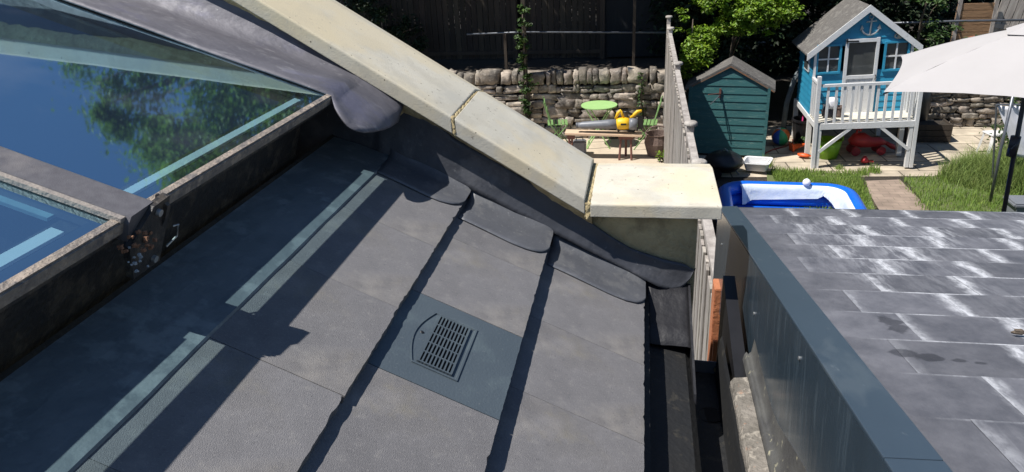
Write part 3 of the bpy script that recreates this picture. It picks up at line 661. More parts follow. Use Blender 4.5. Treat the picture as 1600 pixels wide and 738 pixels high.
    for s, xe in ((-1, bl-ov),(1, brx+ov)):
        ze = pz-abs(cx-xe)*sl_
        g = MB(); n_ = 8; rows = []
        g.prism([P_(cx,Y1-.055,pz+.045),P_(xe,Y1-.055,ze+.045),P_(xe,Y1-.055,ze+.02),P_(cx,Y1-.055,pz+.02)], (0,Y2-Y1+.17,0)); g.build('roof', m_felt, e)
        g = MB(); g.prism([P_(cx,Y1-.077,pz+.055),P_(xe,Y1-.077,ze+.055),P_(xe,Y1-.077,ze-.05),P_(cx,Y1-.077,pz-.05)], (0,.020,0)); g.build('barge_board', m_white, e)
    # anchor on the gable
    az = 2.04; ay = Y1-.03; g = MB()
    g.tube([P_(3.455,ay,az+.11),P_(3.45,ay,az-.13)], .013, 8)
    g.tube([P_(3.385,ay,az+.065),P_(3.525,ay,az+.075)], .011, 8)
    g.tube([P_(3.45+.03*cos(a),ay,az+.135+.03*sin(a)) for a in [k*pi/6 for k in range(13)]], .006, 6)
    g.tube([P_(3.45+.125*cos(a),ay,az-.005+.125*sin(a)) for a in [R(195)+R(150)*k/12 for k in range(13)]], [.008]+[.013]*11+[.008], 8)
    for s in (-1,1): g.prism([P_(3.45+s*.15,ay-.008,az-.055),P_(3.45+s*.095,ay-.008,az-.035),P_(3.45+s*.125,ay-.008,az+.02)], (0,.016,0))
    g.build('anchor_emblem', m_metal, e, smooth=False)
    g = MB()
    for k in range(9):
        a = k/8; g.bar(P_(3.86+.06*cos(R(100)+R(200)*a),ay,1.875+.035*sin(R(100)+R(200)*a)), P_(3.86+.06*cos(R(100)+R(200)*(a+.1)),ay,1.875+.035*sin(R(100)+R(200)*(a+.1))), .02,.012,(0,1,0))
    g.box(P_(3.865,ay,1.875),(.05,.014,.05)); g.build('fish_emblem', m_metal, e)
    # leaning: the whole house leans a little to the left
    e.rotation_euler = (0, R(-2.2), 0)
    return e
playhouse()

# toys and things round the playhouse
def ball():
    e = empty('beach_ball', 'green, white and orange panelled beach ball in shade by the shed', 'ball', (2.37,12.72,.15), (R(20),R(-15),R(10)))
    cols = [mat('ball_green',(.03,.38,.16),.4), mat('ball_white',(.75,.75,.75),.4), mat('ball_orange',(.75,.16,.03),.4), mat('ball_blue',(.03,.1,.5),.4), mat('ball_green',(.03,.38,.16),.4), mat('ball_orange',(.75,.16,.03),.4)]
    for k in range(6):
        g = MB(); rows = []
        for i in range(9):
            a = -pi/2+pi*i/8; rows.append([(.15*cos(a)*cos(t), .15*cos(a)*sin(t), .15*sin(a)) for t in [2*pi*(k+j/5)/6 for j in range(6)]])
        g.quadmesh(rows); g.build('panel', cols[k], e, smooth=True)
ball()
e = empty('plastic_tub', 'black tub with soil and leaves under the playhouse corner', 'tub', (2.78,12.95,0))
g = MB(); g.lathe([(.0,.02),(.16,.0),(.2,.36),(.215,.36),(.215,.40),(.19,.40),(.17,.1),(0,.08)], n=20); g.build('tub', m_plblack, e, smooth=False)
leaves('foliage', m_leafm, [((-.1,-.25,.1),(.1,.06,.08),50)], e, .05, 51)
e = empty('pink_spade', 'pink toy spade handle sticking out of the black tub', 'toy spade', (2.72,12.85,.35), (R(-8),R(4),0))
g = MB(); g.tube([(0,0,-.2),(0,0,.18)], .013); g.build('shaft', m_pink, e)
g = MB(); g.tube([(0,0,.17),(-.055,0,.22),(-.055,0,.26),(.055,0,.26),(.055,0,.22),(0,0,.17)], .014); g.build('handle', mat('pale_pink',(.8,.35,.45),.5), e)
e = empty('flexible_bucket', 'lime green bucket behind the left playhouse leg', 'bucket', (2.99,12.05,0))
g = MB(); g.lathe([(0,.012),(.15,0),(.20,.30),(.19,.30),(.145,.02),(0,.02)], n=24); g.build('tub', m_lime, e, smooth=True)
for s in (0,pi): g = MB(); g.tube([(.2*cos(s+k*.13-.4),.2*sin(s+k*.13-.4),.30+.05*sin(pi*k/6)) for k in range(7)], .012); g.build('handle', m_lime, e)
e = empty('toy_cone', 'orange toy cone lying in the shade before the shed', 'toy', (2.52,12.38,.06), (0,R(80),R(15)))
g = MB(); g.lathe([(.0,-.03),(.075,-.03),(.07,0),(.055,0),(.014,.24),(0,.245)], n=16); g.build('cone', m_orange, e, smooth=False); g = MB(); g.box((0,0,-.03),(.15,.15,.015)); g.build('base', m_orange, e)
e = empty('garden_hose', 'thin red cord lying on the paving beside the beach ball', 'cord', (2.3,12.4,.012))
g = MB(); g.tube([(-.28,-.25,0),(-.1,.0,0),(.15,.2,0),(.3,.42,0),(.32,.6,0)], .009, 6); g.build('cord', mat('dark_red',(.25,.02,.02),.6), e, smooth=True)
e = empty('toy_racket', 'small orange toy by the foot of the playhouse leg', 'toy', (2.62,12.0,.03), (0,0,R(-30)))
g = MB(); g.lathe([(0,0),(.06,.0),(.065,.03),(.0,.05)], n=14, sx=1.6); g.build('head', m_orange, e, smooth=True); g = MB(); g.tube([(.08,0,.02),(.2,0,.01)],.01); g.build('handle', m_orange, e)
def rideon():
    e = empty('ride_on_toy', 'red ride-on toy under the playhouse platform', 'ride-on toy', (3.62,12.25,0), (0,0,R(8)))
    g = MB(); g.tube([(-.28,0,.2),(-.2,0,.24),(-.08,0,.23),(.05,0,.19),(.2,0,.19),(.3,0,.17)], [.05,.11,.125,.085,.075,.03], 14); g.build('body', m_red, e, smooth=True)
    for (x, y) in ((-.2,-.1),(-.2,.1),(.2,-.1),(.2,.1)):
        g = MB(); g.tube([(x,y-.02,.07),(x,y+.02,.07)], .07, 16); g.build('wheel', mat('dark_red2',(.30,.02,.03),.5), e)
    g = MB(); g.tube([(-.2,0,.3),(-.17,0,.42)], .02); g.build('column', m_red, e)
    g = MB(); g.tube([(-.17,-.1,.42),(-.17,.1,.42)], .02); g.tube([(-.24,0,.43),(-.1,0,.43)], .018); g.build('handlebar', m_red, e)
    g = MB(); g.tube([(.3,0,.17),(.42,.02,.10),(.5,.03,.05)], [.03,.045,.02],10); g.build('tail', m_red, e, smooth=True)
    b = empty('toy_scooter_part', 'small red toy lying in front of the ride-on toy', 'toy', (3.47,11.72,.03))
    g = MB(); g.lathe([(0,0),(.06,0),(.05,.05),(.02,.09),(0,.1)], n=12); g.build('bell', m_red, b, smooth=True); g = MB(); g.box((.05,0,.01),(.16,.05,.02)); g.build('base', m_red, b)
rideon()
e = empty('grey_pipe', 'pale grey pipe leaning in a curve against the dark hedge', 'pipe', (2.7,13.6,0))
g = MB(); g.tube([(-.14,0,.0),(-.12,.02,.5),(-.02,.1,.9),(.2,.3,1.3),(.5,.5,1.6)], .045, 10); g.build('tube', mat('pale_pipe',(.16,.19,.2),.6), e, smooth=True); g = MB(); g.lathe([(.05,0),(.06,0),(.06,.06),(.05,.06)], (-.14,0,0), 12); g.build('collar', m_greym, e)
e = empty('towel_bundle', 'black and white towel bundle on the playhouse balcony', 'bundle', (2.86,11.86,.73))
g = MB(); stone(g, (0,0,.08), (.15,.14,.18), 901); g.build('cloth', mat('dark_cloth',(.05,.05,.06),.9), e, smooth=True); g = MB(); stone(g, (.05,-.02,.2), (.14,.12,.16), 902); g.build('cloth', m_fabricw, e, smooth=True)
e = empty('plant_pot', 'small brown pot on the balcony floor by the playhouse door', 'plant pot', (3.03,11.84,.73))
g = MB(); g.lathe([(0,.0),(.05,0),(.065,.13),(.075,.13),(.075,.155),(.06,.155),(.045,.03),(0,.03)], n=16); g.build('pot', m_basket, e)
# wood planter + items right of playhouse
e = empty('wooden_planter', 'dark timber planter box in shade right of the playhouse', 'planter', (4.75,13.1,0))
for k in range(3): g = MB(); g.box((0,-.2,.06+.1*k),(.72,.022,.09)); g.build('board', m_wood_d, e)
g = MB(); g.box((0,0,.14),(.70,.38,.26)); g.build('soil', m_soil, e)
for s in (-1,1): g = MB(); g.box((s*.35,0,.15),(.02,.42,.3)); g.build('end_board', m_wood_d, e)
e = empty('covered_barrel', 'black covered water butt in shade right of the playhouse', 'water butt', (4.65,13.45,0))
g = MB(); g.lathe([(.2,0),(.24,.3),(.24,.6),(.2,.92),(.0,.95)], n=20); g.build('body', m_plblack, e, smooth=True); g = MB(); g.lathe([(.21,.9),(.23,.92),(.2,.98),(0,1.0)], n=20); g.build('lid', m_plblack, e)
e = empty('plastic_stool', 'small white plastic step stool on the paving by the long grass', 'stool', (5.55,12.3,0), (0,0,R(12)))
g = MB(); g.box((0,0,.33),(.36,.28,.03), bev=.01); g.build('seat', m_white, e)
for (x, y) in ((-1,-1),(1,-1),(-1,1),(1,1)): g = MB(); g.bar((x*.15,y*.11,.32),(x*.19,y*.14,0),.05,.03); g.build('leg', m_white, e)
# white tray
def tray():
    e = empty('washing_up_tray', 'empty white rectangular plastic tray on the paving before the shed', 'tray', (1.80,11.28,.05), (R(4),R(-3),R(-20)))
    g = MB(); rows = []
    def ring(w_, d_, z, rr): 
        pts = []
        for (cx_, cy_, a0) in ((w_/2-rr,d_/2-rr,0),(-w_/2+rr,d_/2-rr,90),(-w_/2+rr,-d_/2+rr,180),(w_/2-rr,-d_/2+rr,270)):
            for k in range(5): a = R(a0+k*22.5); pts.append((cx_+rr*cos(a), cy_+rr*sin(a), z))
        pts.append(pts[0]); return pts
    g.quadmesh([ring(.30,.22,0,.03), ring(.36,.27,.13,.04), ring(.42,.33,.135,.05), ring(.42,.33,.128,.05)]); g.build('rim', m_white, e, smooth=False, solid=.004)
    g = MB(); g.quadmesh([ring(.345,.255,.132,.04), ring(.29,.21,.012,.03)]); g.poly(ring(.29,.21,.012,.03)[:-1]); g.build('basin', m_white, e)
tray()
# black covered kettle barbecue in fence shade
e = empty('covered_barbecue', 'black covered barbecue in the fence shade beside the white tray', 'barbecue', (1.28,11.15,0))
g = MB(); g.lathe([(.0,.05),(.2,.08),(.29,.17),(.30,.21),(.25,.29),(.14,.35),(0,.37)], n=24); g.build('bowl', m_plblack, e, smooth=True)
g = MB(); g.tube([(-.05,0,.36),(0,0,.41),(.05,0,.36)], .012); g.build('handle', m_greym, e)
for a in (0,2.1,4.2): g = MB(); g.tube([(.12*cos(a),.12*sin(a),.14),(.24*cos(a),.24*sin(a),0)], .012); g.build('leg', m_greym, e)
for a in (2.1,): g = MB(); g.tube([(.24*cos(a),-.26,.08),(.24*cos(a),-.22,.08)], .08, 16); g.build('wheel', m_plblack, e)

# ================================================================== PADDLING POOL
def pool():
    e = empty('paddling_pool', 'blue and white inflatable paddling pool behind the slate roof', 'paddling pool', (1.90,9.0,0), (0,0,R(-3)))
    hw_, hd, rr = .80, .82, .30
    def path(r_, z, sc_=1):
        pts = []
        for (cx_, cy_, a0) in ((hw_-r_,hd-r_,0),(-hw_+r_,hd-r_,90),(-hw_+r_,-hd+r_,180),(hw_-r_,-hd+r_,270)):
            for k in range(7): a = R(a0+k*15); pts.append(Vector(((cx_+r_*cos(a))*sc_, (cy_+r_*sin(a))*sc_, z)))
        return pts
    def torus(z, rad, scl, m, name):
        base = path(rr, z, scl); n_ = len(base); g = MB(); rings = []
        for i in range(n_):
            a_ = R((i//7)*90+(i%7)*15); nrm = Vector((cos(a_),sin(a_),0)); rings.append([g.v(base[i]+nrm*rad*cos(a)+Vector((0,0,rad*.95*sin(a)))) for a in [2*pi*k/12 for k in range(12)]])
        for i in range(n_):
            for k in range(12): g.bm.faces.new((rings[i][k], rings[i][(k+1)%12], rings[(i+1)%n_][(k+1)%12], rings[(i+1)%n_][k]))
        g.build(name, m, e, smooth=True)
    torus(.10,.10,1,m_poolb,'lower_ring'); torus(.26,.095,.99,m_poolb,'upper_ring')
    g = MB(); g.poly([Vector((p.x*.93,p.y*.93,.03)) for p in path(rr,0)]); g.build('pool_floor', m_poolb, e)
    # crumpled white liner slumped over the far and right sides
    g = MB(); rows = []
    P0 = path(rr, 0); seq = [P0[i] for i in (9,8,7,6,5,4,3,2,1,0,27,26)]
    dense = []
    for i in range(len(seq)-1):
        for k in range(6): dense.append(seq[i].lerp(seq[i+1], k/6))
    L_ = len(dense)
    for j in range(9):
        row = []
        for i, p in enumerate(dense):
            q_ = .5+.5*min(1, abs(i-24)/20.0); fold = (.014*sin(i*.9+.5*j)+.016*nz(i*.3, j*.4, 5))*(j/8)
            a_ = .75+j/8*2.3*q_; off = .106*sin(min(a_, 1.5708))+.045*max(0, a_-1.57)*.3; c_ = .985-off/.81-abs(fold)*.6
            zz = .262+(.106*cos(a_) if a_ < 1.5708 else -.13*(a_-1.5708)); fold = 0
            row.append((p.x*c_+fold, p.y*c_, max(.05, zz)))
        rows.append(row)
    g.quadmesh(rows); g.build('liner', m_poolw, e, smooth=True)
    b = empty('pool_ball', 'small white ball resting on the far rim of the pool', 'ball', (2.20,9.72,.38))
    g = MB(); g.lathe([(.052*cos(a),.052*sin(a)) for a in [-pi/2+pi*k/12 for k in range(13)]], n=16); g.build('shell', m_fabricw, b, smooth=True); g = MB(); g.tube([(0,0,.05),(0,0,.058)],.008); g.build('valve', m_poolw, b)
pool()

# ================================================================== PARASOL
def parasol():
    cx, cy = 3.56, 7.62; top = H-1.13; ed = H-1.66
    e = empty('garden_parasol', 'large cream fabric parasol open on a dark pole', 'parasol', (cx,cy,0))
    V = [Vector((2.23,7.28,ed-.0)), Vector((3.93,6.42,ed)), Vector((4.72,8.05,ed)), Vector((2.87,8.98,ed+.02))]
    o0 = Vector((cx,cy,0)); A = Vector((cx,cy,top))
    g = MB(); n_ = 12
    for i in range(4):
        a, b = V[i], V[(i+1)%4]; grid = []
        for r_ in range(n_+1):
            t = r_/n_; row = []
            for c in range(n_+1):
                s = c/n_; p = A.lerp(a.lerp(b, s), t); q = 4*s*(1-s)
                p.z -= -.02*q*t + 0; p.z += .05*math.sin(pi*t)*.6 - .035*q*t*t*0
                inw = (a+b)/2-A; p -= Vector((inw.x, inw.y, 0))*.055*q*t*t
                p.z += .025*q*t*t; p.z += .006*nz(p.x*5, p.y*5, i)
                row.append(p-o0)
            grid.append(row)
        g.quadmesh(grid)
    bmesh.ops.remove_doubles(g.bm, verts=g.bm.verts, dist=.0005)
    can = g.build('canopy', m_canvas, e, smooth=True)
    for p in can.data.polygons: p.use_smooth = True
    # vent cap
    g = MB(); rows = []
    for i in range(4):
        a, b = V[i], V[(i+1)%4]; Ac = A+Vector((0,0,.055))
        rows = [[Ac-o0]*2, [A.lerp(a,.2)+Vector((0,0,.035))-o0, A.lerp(b,.2)+Vector((0,0,.035))-o0]]
        g.poly([rows[0][0], rows[1][0], rows[1][1]])
    q = g.build('vent_cap', m_canvas, e, solid=.003); q.parent = can
    for v in V:
        g = MB(); g.tube([A-o0-Vector((0,0,.05)), v-o0-Vector((0,0,.02))], .008, 6); g.build('rib', m_navy, e)
        g = MB(); g.tube([Vector((0,0,top-.55)), (A.lerp(v,.5)-o0)-Vector((0,0,.04))], .007, 6); g.build('strut', m_navy, e)
    g = MB(); g.tube([(.13,0,0),(.0,0,top-.02)], .021, 12); g.build('pole', m_navy, e, smooth=True)
    g = MB(); g.tube([(.035,0,1.42),(.04,0,1.62)], .045, 12); cr = g.build('crank_housing', m_navy, e, smooth=True)
    g = MB(); g.tube([(.03,-.04,1.55),(-.03,-.1,1.52),(-.03,-.1,1.45)], .008, 6); q = g.build('crank_handle', m_navy, e); q.parent = cr
    g = MB(); g.lathe([(.0,.06),(.03,.06),(.05,.05),(.26,.03),(.27,0)], (.13,0,0), 24); g.build('base', m_navy, e)
parasol()
e = empty('metal_post', 'slim grey metal post just left of the parasol pole', 'post', (4.6,10.0,0))
g = MB(); g.tube([(0,0,0),(-.02,0,.75),(-.02,0,1.5)], .02, 8); g.build('shaft', m_greym, e, smooth=True); g = MB(); g.tube([(-.02,0,1.5),(-.02,0,1.53)], .026, 8); g.build('cap', m_navy, e)
e = empty('hanging_cloth', 'white striped cloth hanging behind the parasol pole', 'cloth', (5.0,10.6,0))
g = MB(); rows = []
for i in range(14):
    rows.append([(-.30+.045*j+.028*i, .03*sin(j*1.7)+.02*nz(i*.3,j), 1.18-.055*i) for j in range(9)])
g.quadmesh(rows); g.build('cloth', m_fabricw, e, smooth=True, solid=.003)
g = MB(); g.tube([(-.32,0,1.2),(.2,0,1.2)], .012); g.tube([(.2,0,1.2),(.5,0,0)], .012); g.tube([(-.32,0,1.2),(-.1,0.1,0)], .012); g.build('frame', m_greym, e)
e = empty('storage_box', 'grey plastic box lid at the right edge just behind the slate roof', 'lid', (4.95,9.55,.0))
g = MB(); g.box((0,0,.22),(.7,.35,.06), bev=.02); g.build('lid', m_plgrey, e); g = MB(); g.box((0,0,.1),(.62,.3,.2)); g.build('box', m_plgrey, e)

# ================================================================== OUR PATIO
def table():
    e = empty('bistro_table', 'round lime green metal bistro table before the stone wall', 'table', (-.70,12.62,0))
    g = MB(); g.lathe([(0,.715),(.31,.715),(.312,.725),(.31,.735),(0,.735)], n=40); g.build('tabletop', m_green, e)
    for s in (-1,1):
        g = MB(); g.tube([(-.22,s*.18,.71),(.2,s*.2,0)], .011); g.build('leg', m_green, e)
        g = MB(); g.tube([(.22,s*.18,.71),(-.2,s*.2,0)], .011); g.build('leg', m_green, e)
    g = MB(); g.tube([(-.2,-.2,.03),(-.2,.2,.03)], .009); g.build('stretcher', m_green, e)
    def chair(loc, rz, lab):
        c = empty('bistro_chair', lab, 'chair', loc, (0,0,rz), 'lime green folding chairs')
        for k in range(6): g = MB(); g.box((-.15+.06*k,0,.44),(.045,.36,.012)); g.build('seat_slat', m_greend, c)
        for s in (-1,1):
            g = MB(); g.tube([(-.24,s*.19,.86),(-.12,s*.19,.44),(.2,s*.19,0)], .01); g.build('leg', m_greend, c)
            g = MB(); g.tube([(.17,s*.17,.44),(-.2,s*.17,0)], .01); g.build('leg', m_greend, c)
        for zz in (.80,.66): g = MB(); g.box((-.235+(.86-zz)*.28,0,zz),(.012,.38,.06)); g.build('back_slat', m_greend, c)
    chair((-1.42,12.55,0), R(8), 'lime green folding chair left of the round table')
    chair((.12,12.55,0), R(176), 'lime green folding chair right of the table, partly behind the leaf blower')
table()
def bench():
    e = empty('plank_trestle', 'pale plank laid across brown trestle legs on the patio', 'workbench', (-.6,11.9,0))
    g = MB(); g.box((0,0,.43),(1.26,.24,.035), bev=.003); g.build('plank', m_wood_n, e, rot=(0,R(1.5),0))
    for x, s in ((.30,1),(.46,1),(-.50,1)):
        g = MB(); g.tube([(x,-.05,.40),(x+.02*(1 if x > .4 else -1),-.1,0)], .02); g.build('leg', m_rust, e)
    g = MB(); g.tube([(.38,.09,.40),(.38,.13,0)], .02); g.build('leg', m_rust, e)
    g = MB(); g.tube([(-.56,.09,.40),(-.58,.13,0)], .02); g.build('leg', m_rust, e)
    g = MB(); g.box((.38,-.03,.375),(.24,.09,.06)); g.build('clamp_bar', m_rust, e); g = MB(); g.box((-.52,-.03,.375),(.12,.09,.06)); g.build('clamp_bar', m_rust, e)
bench()
def blower():
    e = empty('leaf_blower', 'yellow and grey leaf blower lying on the pale plank', 'leaf blower', (-.42,11.86,.585), (0,R(-1),R(0)))
    g = MB(); g.tube([(-.60,0,-.0),(-.54,0,0),(-.52,0,.0),(-.1,0,.01),(.06,0,.015)], [.045,.05,.058,.075,.082], 20); g.build('nozzle', m_plgrey, e, smooth=True)
    g = MB(); g.tube([(-.615,0,0),(-.59,0,0)], .052, 20); g.build('tip', m_greym, e)
    g = MB(); g.tube([(.05,0,.015),(.09,0,.02),(.18,0,.02),(.25,0,.015)], [.085,.098,.1,.09], 20); g.build('body', m_yellow, e, smooth=True)
    g = MB(); g.tube([(.25,0,.01),(.30,0,.01),(.38,0,.0)], [.095,.105,.095], 20); g.build('motor_housing', m_plgrey, e, smooth=True)
    g = MB(); g.box((.43,0,.03),(.09,.09,.2), bev=.01); g.build('battery', m_plblack, e)
    g = MB(); g.tube([(.03,0,.1),(.07,0,.19),(.11,0,.235),(.13,0,.2),(.16,0,.11)], [.022,.028,.024,.024,.022], 10); g.build('front_handle', m_yellow, e, smooth=True)
    g = MB(); g.tube([(.13,0,.2),(.22,0,.21),(.32,0,.15)], .018, 8); g.build('grip', m_plblack, e, smooth=True)
    g = MB(); g.tube([(.27,0,.11),(.33,0,.16),(.38,0,.21),(.45,0,.225)], [.025,.03,.03,.02], 10); g.build('rear_handle', m_yellow, e, smooth=True)
    g = MB(); g.tube([(.06,0,-.1),(.12,0,-.075),(.2,0,-.075),(.26,0,-.11),(.34,0,-.12)], .022, 8); g.build('stand', m_plblack, e, smooth=True)
    g = MB(); g.box((.16,-.099,.03),(.09,.004,.03)); g.build('badge', m_plblack, e)
blower()
e = empty('wicker_basket', 'brown wicker basket pot beside the fence foot', 'basket', (.30,12.1,0))
g = MB(); g.lathe([(.0,.01),(.16,0),(.22,.22),(.20,.36),(.215,.38),(.185,.38),(.17,.2),(0,.18)], n=20); g.build('basket', m_basket, e); g = MB(); g.tube([(.2*cos(k*pi/8),0,.36+.14*sin(k*pi/8)) for k in range(9)], .012); g.build('handle', m_basket, e)
hedge('wall_plant', 'thin green climbing plant against the stone wall near the fence', [((.02,12.98,.45+.17*i),(.07,.05,.1),22) for i in range(5)], m_leafm, .05, 61, 'plant', (.0,13.0,0))
hedge('fence_weed', 'small green weed at the foot of the boundary fence', [((.36,11.7,.1),(.08,.1,.08),70)], m_leaf, .04, 62, 'plant', (.36,11.7,0))
e = empty('tool_bag', 'grey tool box under the left end of the plank', 'tool box', (-1.0,12.1,0))
g = MB(); g.box((0,0,.13),(.22,.2,.24), bev=.02); g.build('case', m_plgrey, e); g = MB(); g.tube([(-.06,0,.25),(-.05,0,.3),(.05,0,.3),(.06,0,.25)], .01); g.build('handle', m_plblack, e)

# ================================================================== OUR EXTENSION: walls, roof
TH = R(24.5); TM = R(28.81)
XE, ZE = .026, H-.985
def zroof(X): return ZE + (XE-X)*tan(TM)
e_ext = empty('extension_wall', 'rendered eaves wall under our slate roof', 'wall', (-.05,.6,0))
g = MB(); g.box((.0,.0,(ZE-.12)/2),(.12,2.6,ZE-.12)); g.build('masonry', m_brick, e_ext)
g = MB(); g.box((.0,.65,ZE-.1),(.1,1.3,.06)); g.build('wall_plate', m_wood_d, e_ext)

roof = empty('slate_roof', 'dark grey slate lean-to roof in three broad courses', 'roof', (-.4,.6,ZE))
ro = Vector(roof.location)
def to(p): return Vector(p)-ro
g = MB()   # deck under the slates
g.prism([to((XE-.02,-.7,ZE-.045)), to((-.86,-.7,zroof(-.86)-.05)), to((-.86,-.7,zroof(-.86)-.09)), to((XE-.02,-.7,ZE-.085))], (0,2.62,0)); g.build('deck', m_wood_d, roof)
def slate_mesh(wy, lx, seed, th=.019, chips=True):
    """local x down the slope (0 = lower edge), y across"""
    rnd = random.Random(seed); g = MB(); n_ = 26; e_ = []
    for i in range(n_+1):
        t = i/n_; j = .0004*nz(t*9, seed, 0)+ .0007*rnd.uniform(-1,1)
        if chips and rnd.random() < .12: j -= rnd.uniform(.001,.0035)
        e_.append((j, -wy/2+wy*t))
    topf = [g.v((x-.0012, y, 0)) for x, y in e_]; botf = [g.v((x+.0006*rnd.uniform(-2,2), y, -th)) for x, y in e_]
    tb = [g.v((-lx, y, 0)) for x, y in e_]; bb = [g.v((-lx, y, -th)) for x, y in e_]
    for i in range(n_):
        g.bm.faces.new((topf[i], topf[i+1], tb[i+1], tb[i])); g.bm.faces.new((botf[i], bb[i], bb[i+1], botf[i+1])); g.bm.faces.new((topf[i], botf[i], botf[i+1], topf[i+1]))
    g.bm.faces.new((topf[0], tb[0], bb[0], botf[0])); g.bm.faces.new((topf[-1], botf[-1], bb[-1], tb[-1]))
    return g
courses = [(-.467, H-.712, [-.52,-.23,.06,.354,.647,.940,1.236,1.53,1.825], None), (-.236, H-.836, [-.40,-.11,.18,.475,.768,1.062,1.347,1.64,1.90], (1.062,1.347)), (XE, ZE, [-.52,-.25,.04,.335,.63,.92,1.207,1.49,1.78,1.90], None)]
k = 0
for ci, (X0, Z0, js, vent) in enumerate(courses):
    for a, b in zip(js[:-1], js[1:]):
        if vent and abs(a-vent[0]) < .01: continue
        k += 1; dx = .0015*nz(k*3.1, 1, 0)
        o = slate_mesh(b-a-.0012, .385 if ci else .27, k).build('slate', m_slate, roof, loc=to((X0+dx, (a+b)/2, Z0+.0008*nz(k,5))), rot=(0, TH, 0))
# under-eave slate course
g = MB(); g.prism([to((XE+.012,-.7,ZE-.024)), to((-.25,-.7,ZE-.024+.276*tan(TH))), to((-.25,-.7,ZE-.034+.276*tan(TH))), to((XE+.012,-.7,ZE-.034))], (0,2.61,0)); g.build('under_eave_course', m_black, roof)

# vent slate
def vent():
    v = MB(); m_v = mat('vent_plastic', (.072,.092,.108), .5, (.058,.076,.092), 4, 1, .12, 200, spots=[(9,.60,(.10,.13,.14),.4),(120,.70,(.2,.22,.22),.4)])
    a, b = 1.062, 1.347; wy = b-a-.003
    ve = slate_mesh(wy, .385, 77, .019, False).build('vent_slate', m_v, roof, loc=to((-.236,(a+b)/2,H-.836)), rot=(0,TH,0), label='smooth blue-grey plastic vent slate with a square grille')
    # photo grille outline, mapped on the slate plane -> local coordinates
    pl_n = Vector((sin(TH),0,cos(TH))); pc = Vector((-.236,(a+b)/2,H-.836))
    def loc(px, py):
        d = rt*(px-800)-up*(py-369)+fw*1150; o = Vector((0,0,H)); t = (pc-o).dot(pl_n)/d.dot(pl_n); q = o+d*t-pc
        return Vector((q.x*cos(TH)-q.z*sin(TH), q.y, 0))
    # frame outline corners: upper-left arc end, arc mid, lower-left, lower-right, upper right
    A = loc(683,488); B = loc(745,518); D = loc(714,597); E_ = loc(642,566)
    x0 = (A.x+E_.x)/2; x1 = (B.x+D.x)/2; y0 = (D.y+E_.y)/2; y1 = (A.y+B.y)/2
    pts = [(x1,y0),(x1,y1),(x0,y1)] + [(x0-.021*sin(pi*k/12), y1+(y0-y1)*k/12) for k in range(1,12)] + [(x0,y0)]
    g = MB(); n_ = len(pts)
    cxm = sum(p[0] for p in pts)/n_; cym = sum(p[1] for p in pts)/n_
    prof = [(1.0,.0),(1.0,.0026),(.955,.0026),(.945,.0004)]
    rows = [[(cxm+(x-cxm)*s, cym+(y-cym)*s, z) for (x, y) in pts+[pts[0]]] for s, z in prof]
    g.quadmesh(rows); fr = g.build('vent_frame', m_v, roof, smooth=False); fr.parent = ve
    # grille: dark recess then bars
    gx0, gx1 = x0+.010, x1-.016; gy0, gy1 = y0+.010, y1-.010
    g = MB(); g.poly([(gx0,gy0,.0008),(gx1,gy0,.0008),(gx1,gy1,.0008),(gx0,gy1,.0008)]); q = g.build('vent_void', mat('void_black',(.004,.004,.005),.9), roof); q.parent = ve
    g = MB()
    for i in range(10): x = gx0+(gx1-gx0)*i/9; g.box((x,(gy0+gy1)/2,.0025),(.0034 if 0 < i < 9 else .0045,gy1-gy0+.004,.0034))
    for j in range(6): y = gy0+(gy1-gy0)*j/5; g.box(((gx0+gx1)/2,y,.0027),(gx1-gx0+.004,.0030,.0034))
    q = g.build('grille', m_v, roof); q.parent = ve
    g = MB(); g.lathe([(0,.0022),(.0032,.002),(.0042,.0008)], (x0-.008,(y0+y1)/2+.008,0), 12); q = g.build('screw', m_plblack, roof); q.parent = ve
vent()

# lead soakers with rounded corner, one on each course near the wall
def lathe_dummy(): pass
def soaker(X0, Z0, Ylow, Xtop, lab):
    Lx = X0-Xtop; g = MB(); ny = 1.925; pts = []
    r_ = .05; xl = X0+.003
    out = [(Xtop, Ylow+.012), (X0-.09, Ylow), (X0-.05, Ylow+.003), (X0-.022, Ylow+.015), (X0-.006, Ylow+.035), (X0+.002, Ylow+.06), (X0+.003, ny-.02), (X0+.003, ny), (Xtop, ny)]
    # build a grid: for each x from Xtop to X0, y from low(x) to ny, sheet following the slate then curling up the wall
    n_ = 22; grid = []
    def low(x):
        for (x0_, y0_), (x1_, y1_) in zip(out[:6], out[1:6]):
            if x0_ <= x <= x1_: return y0_+(y1_-y0_)*(x-x0_)/(x1_-x0_)
        return out[5][1]
    for i in range(n_+1):
        x = Xtop+(X0+.0025-Xtop)*(1-(1-i/n_)**1.6); yl = low(min(x, X0+.0019)); row = []
        for j in range(11):
            t = j/10; y = yl+(ny-yl)*t; z = Z0+(X0-x)*tan(TH)+.0032+.0012*nz(x*14,y*14,X0*9)
            if t > .72: z += .035*((t-.72)/.28)**2
            row.append(to((x, y, z)))
        grid.append(row)
    g.quadmesh(grid); return g.build('lead_soaker', m_flap, roof, smooth=True, label=lab, solid=.0028)
soaker(-.467, H-.712, 1.762, -.69, 'lead soaker flap with rounded corner, top of three')
soaker(-.236, H-.836, 1.742, -.467, 'lead soaker flap with rounded corner, middle of three')
soaker(XE, ZE, 1.755, -.236, 'lead soaker flap with rounded corner, lowest at the eave')

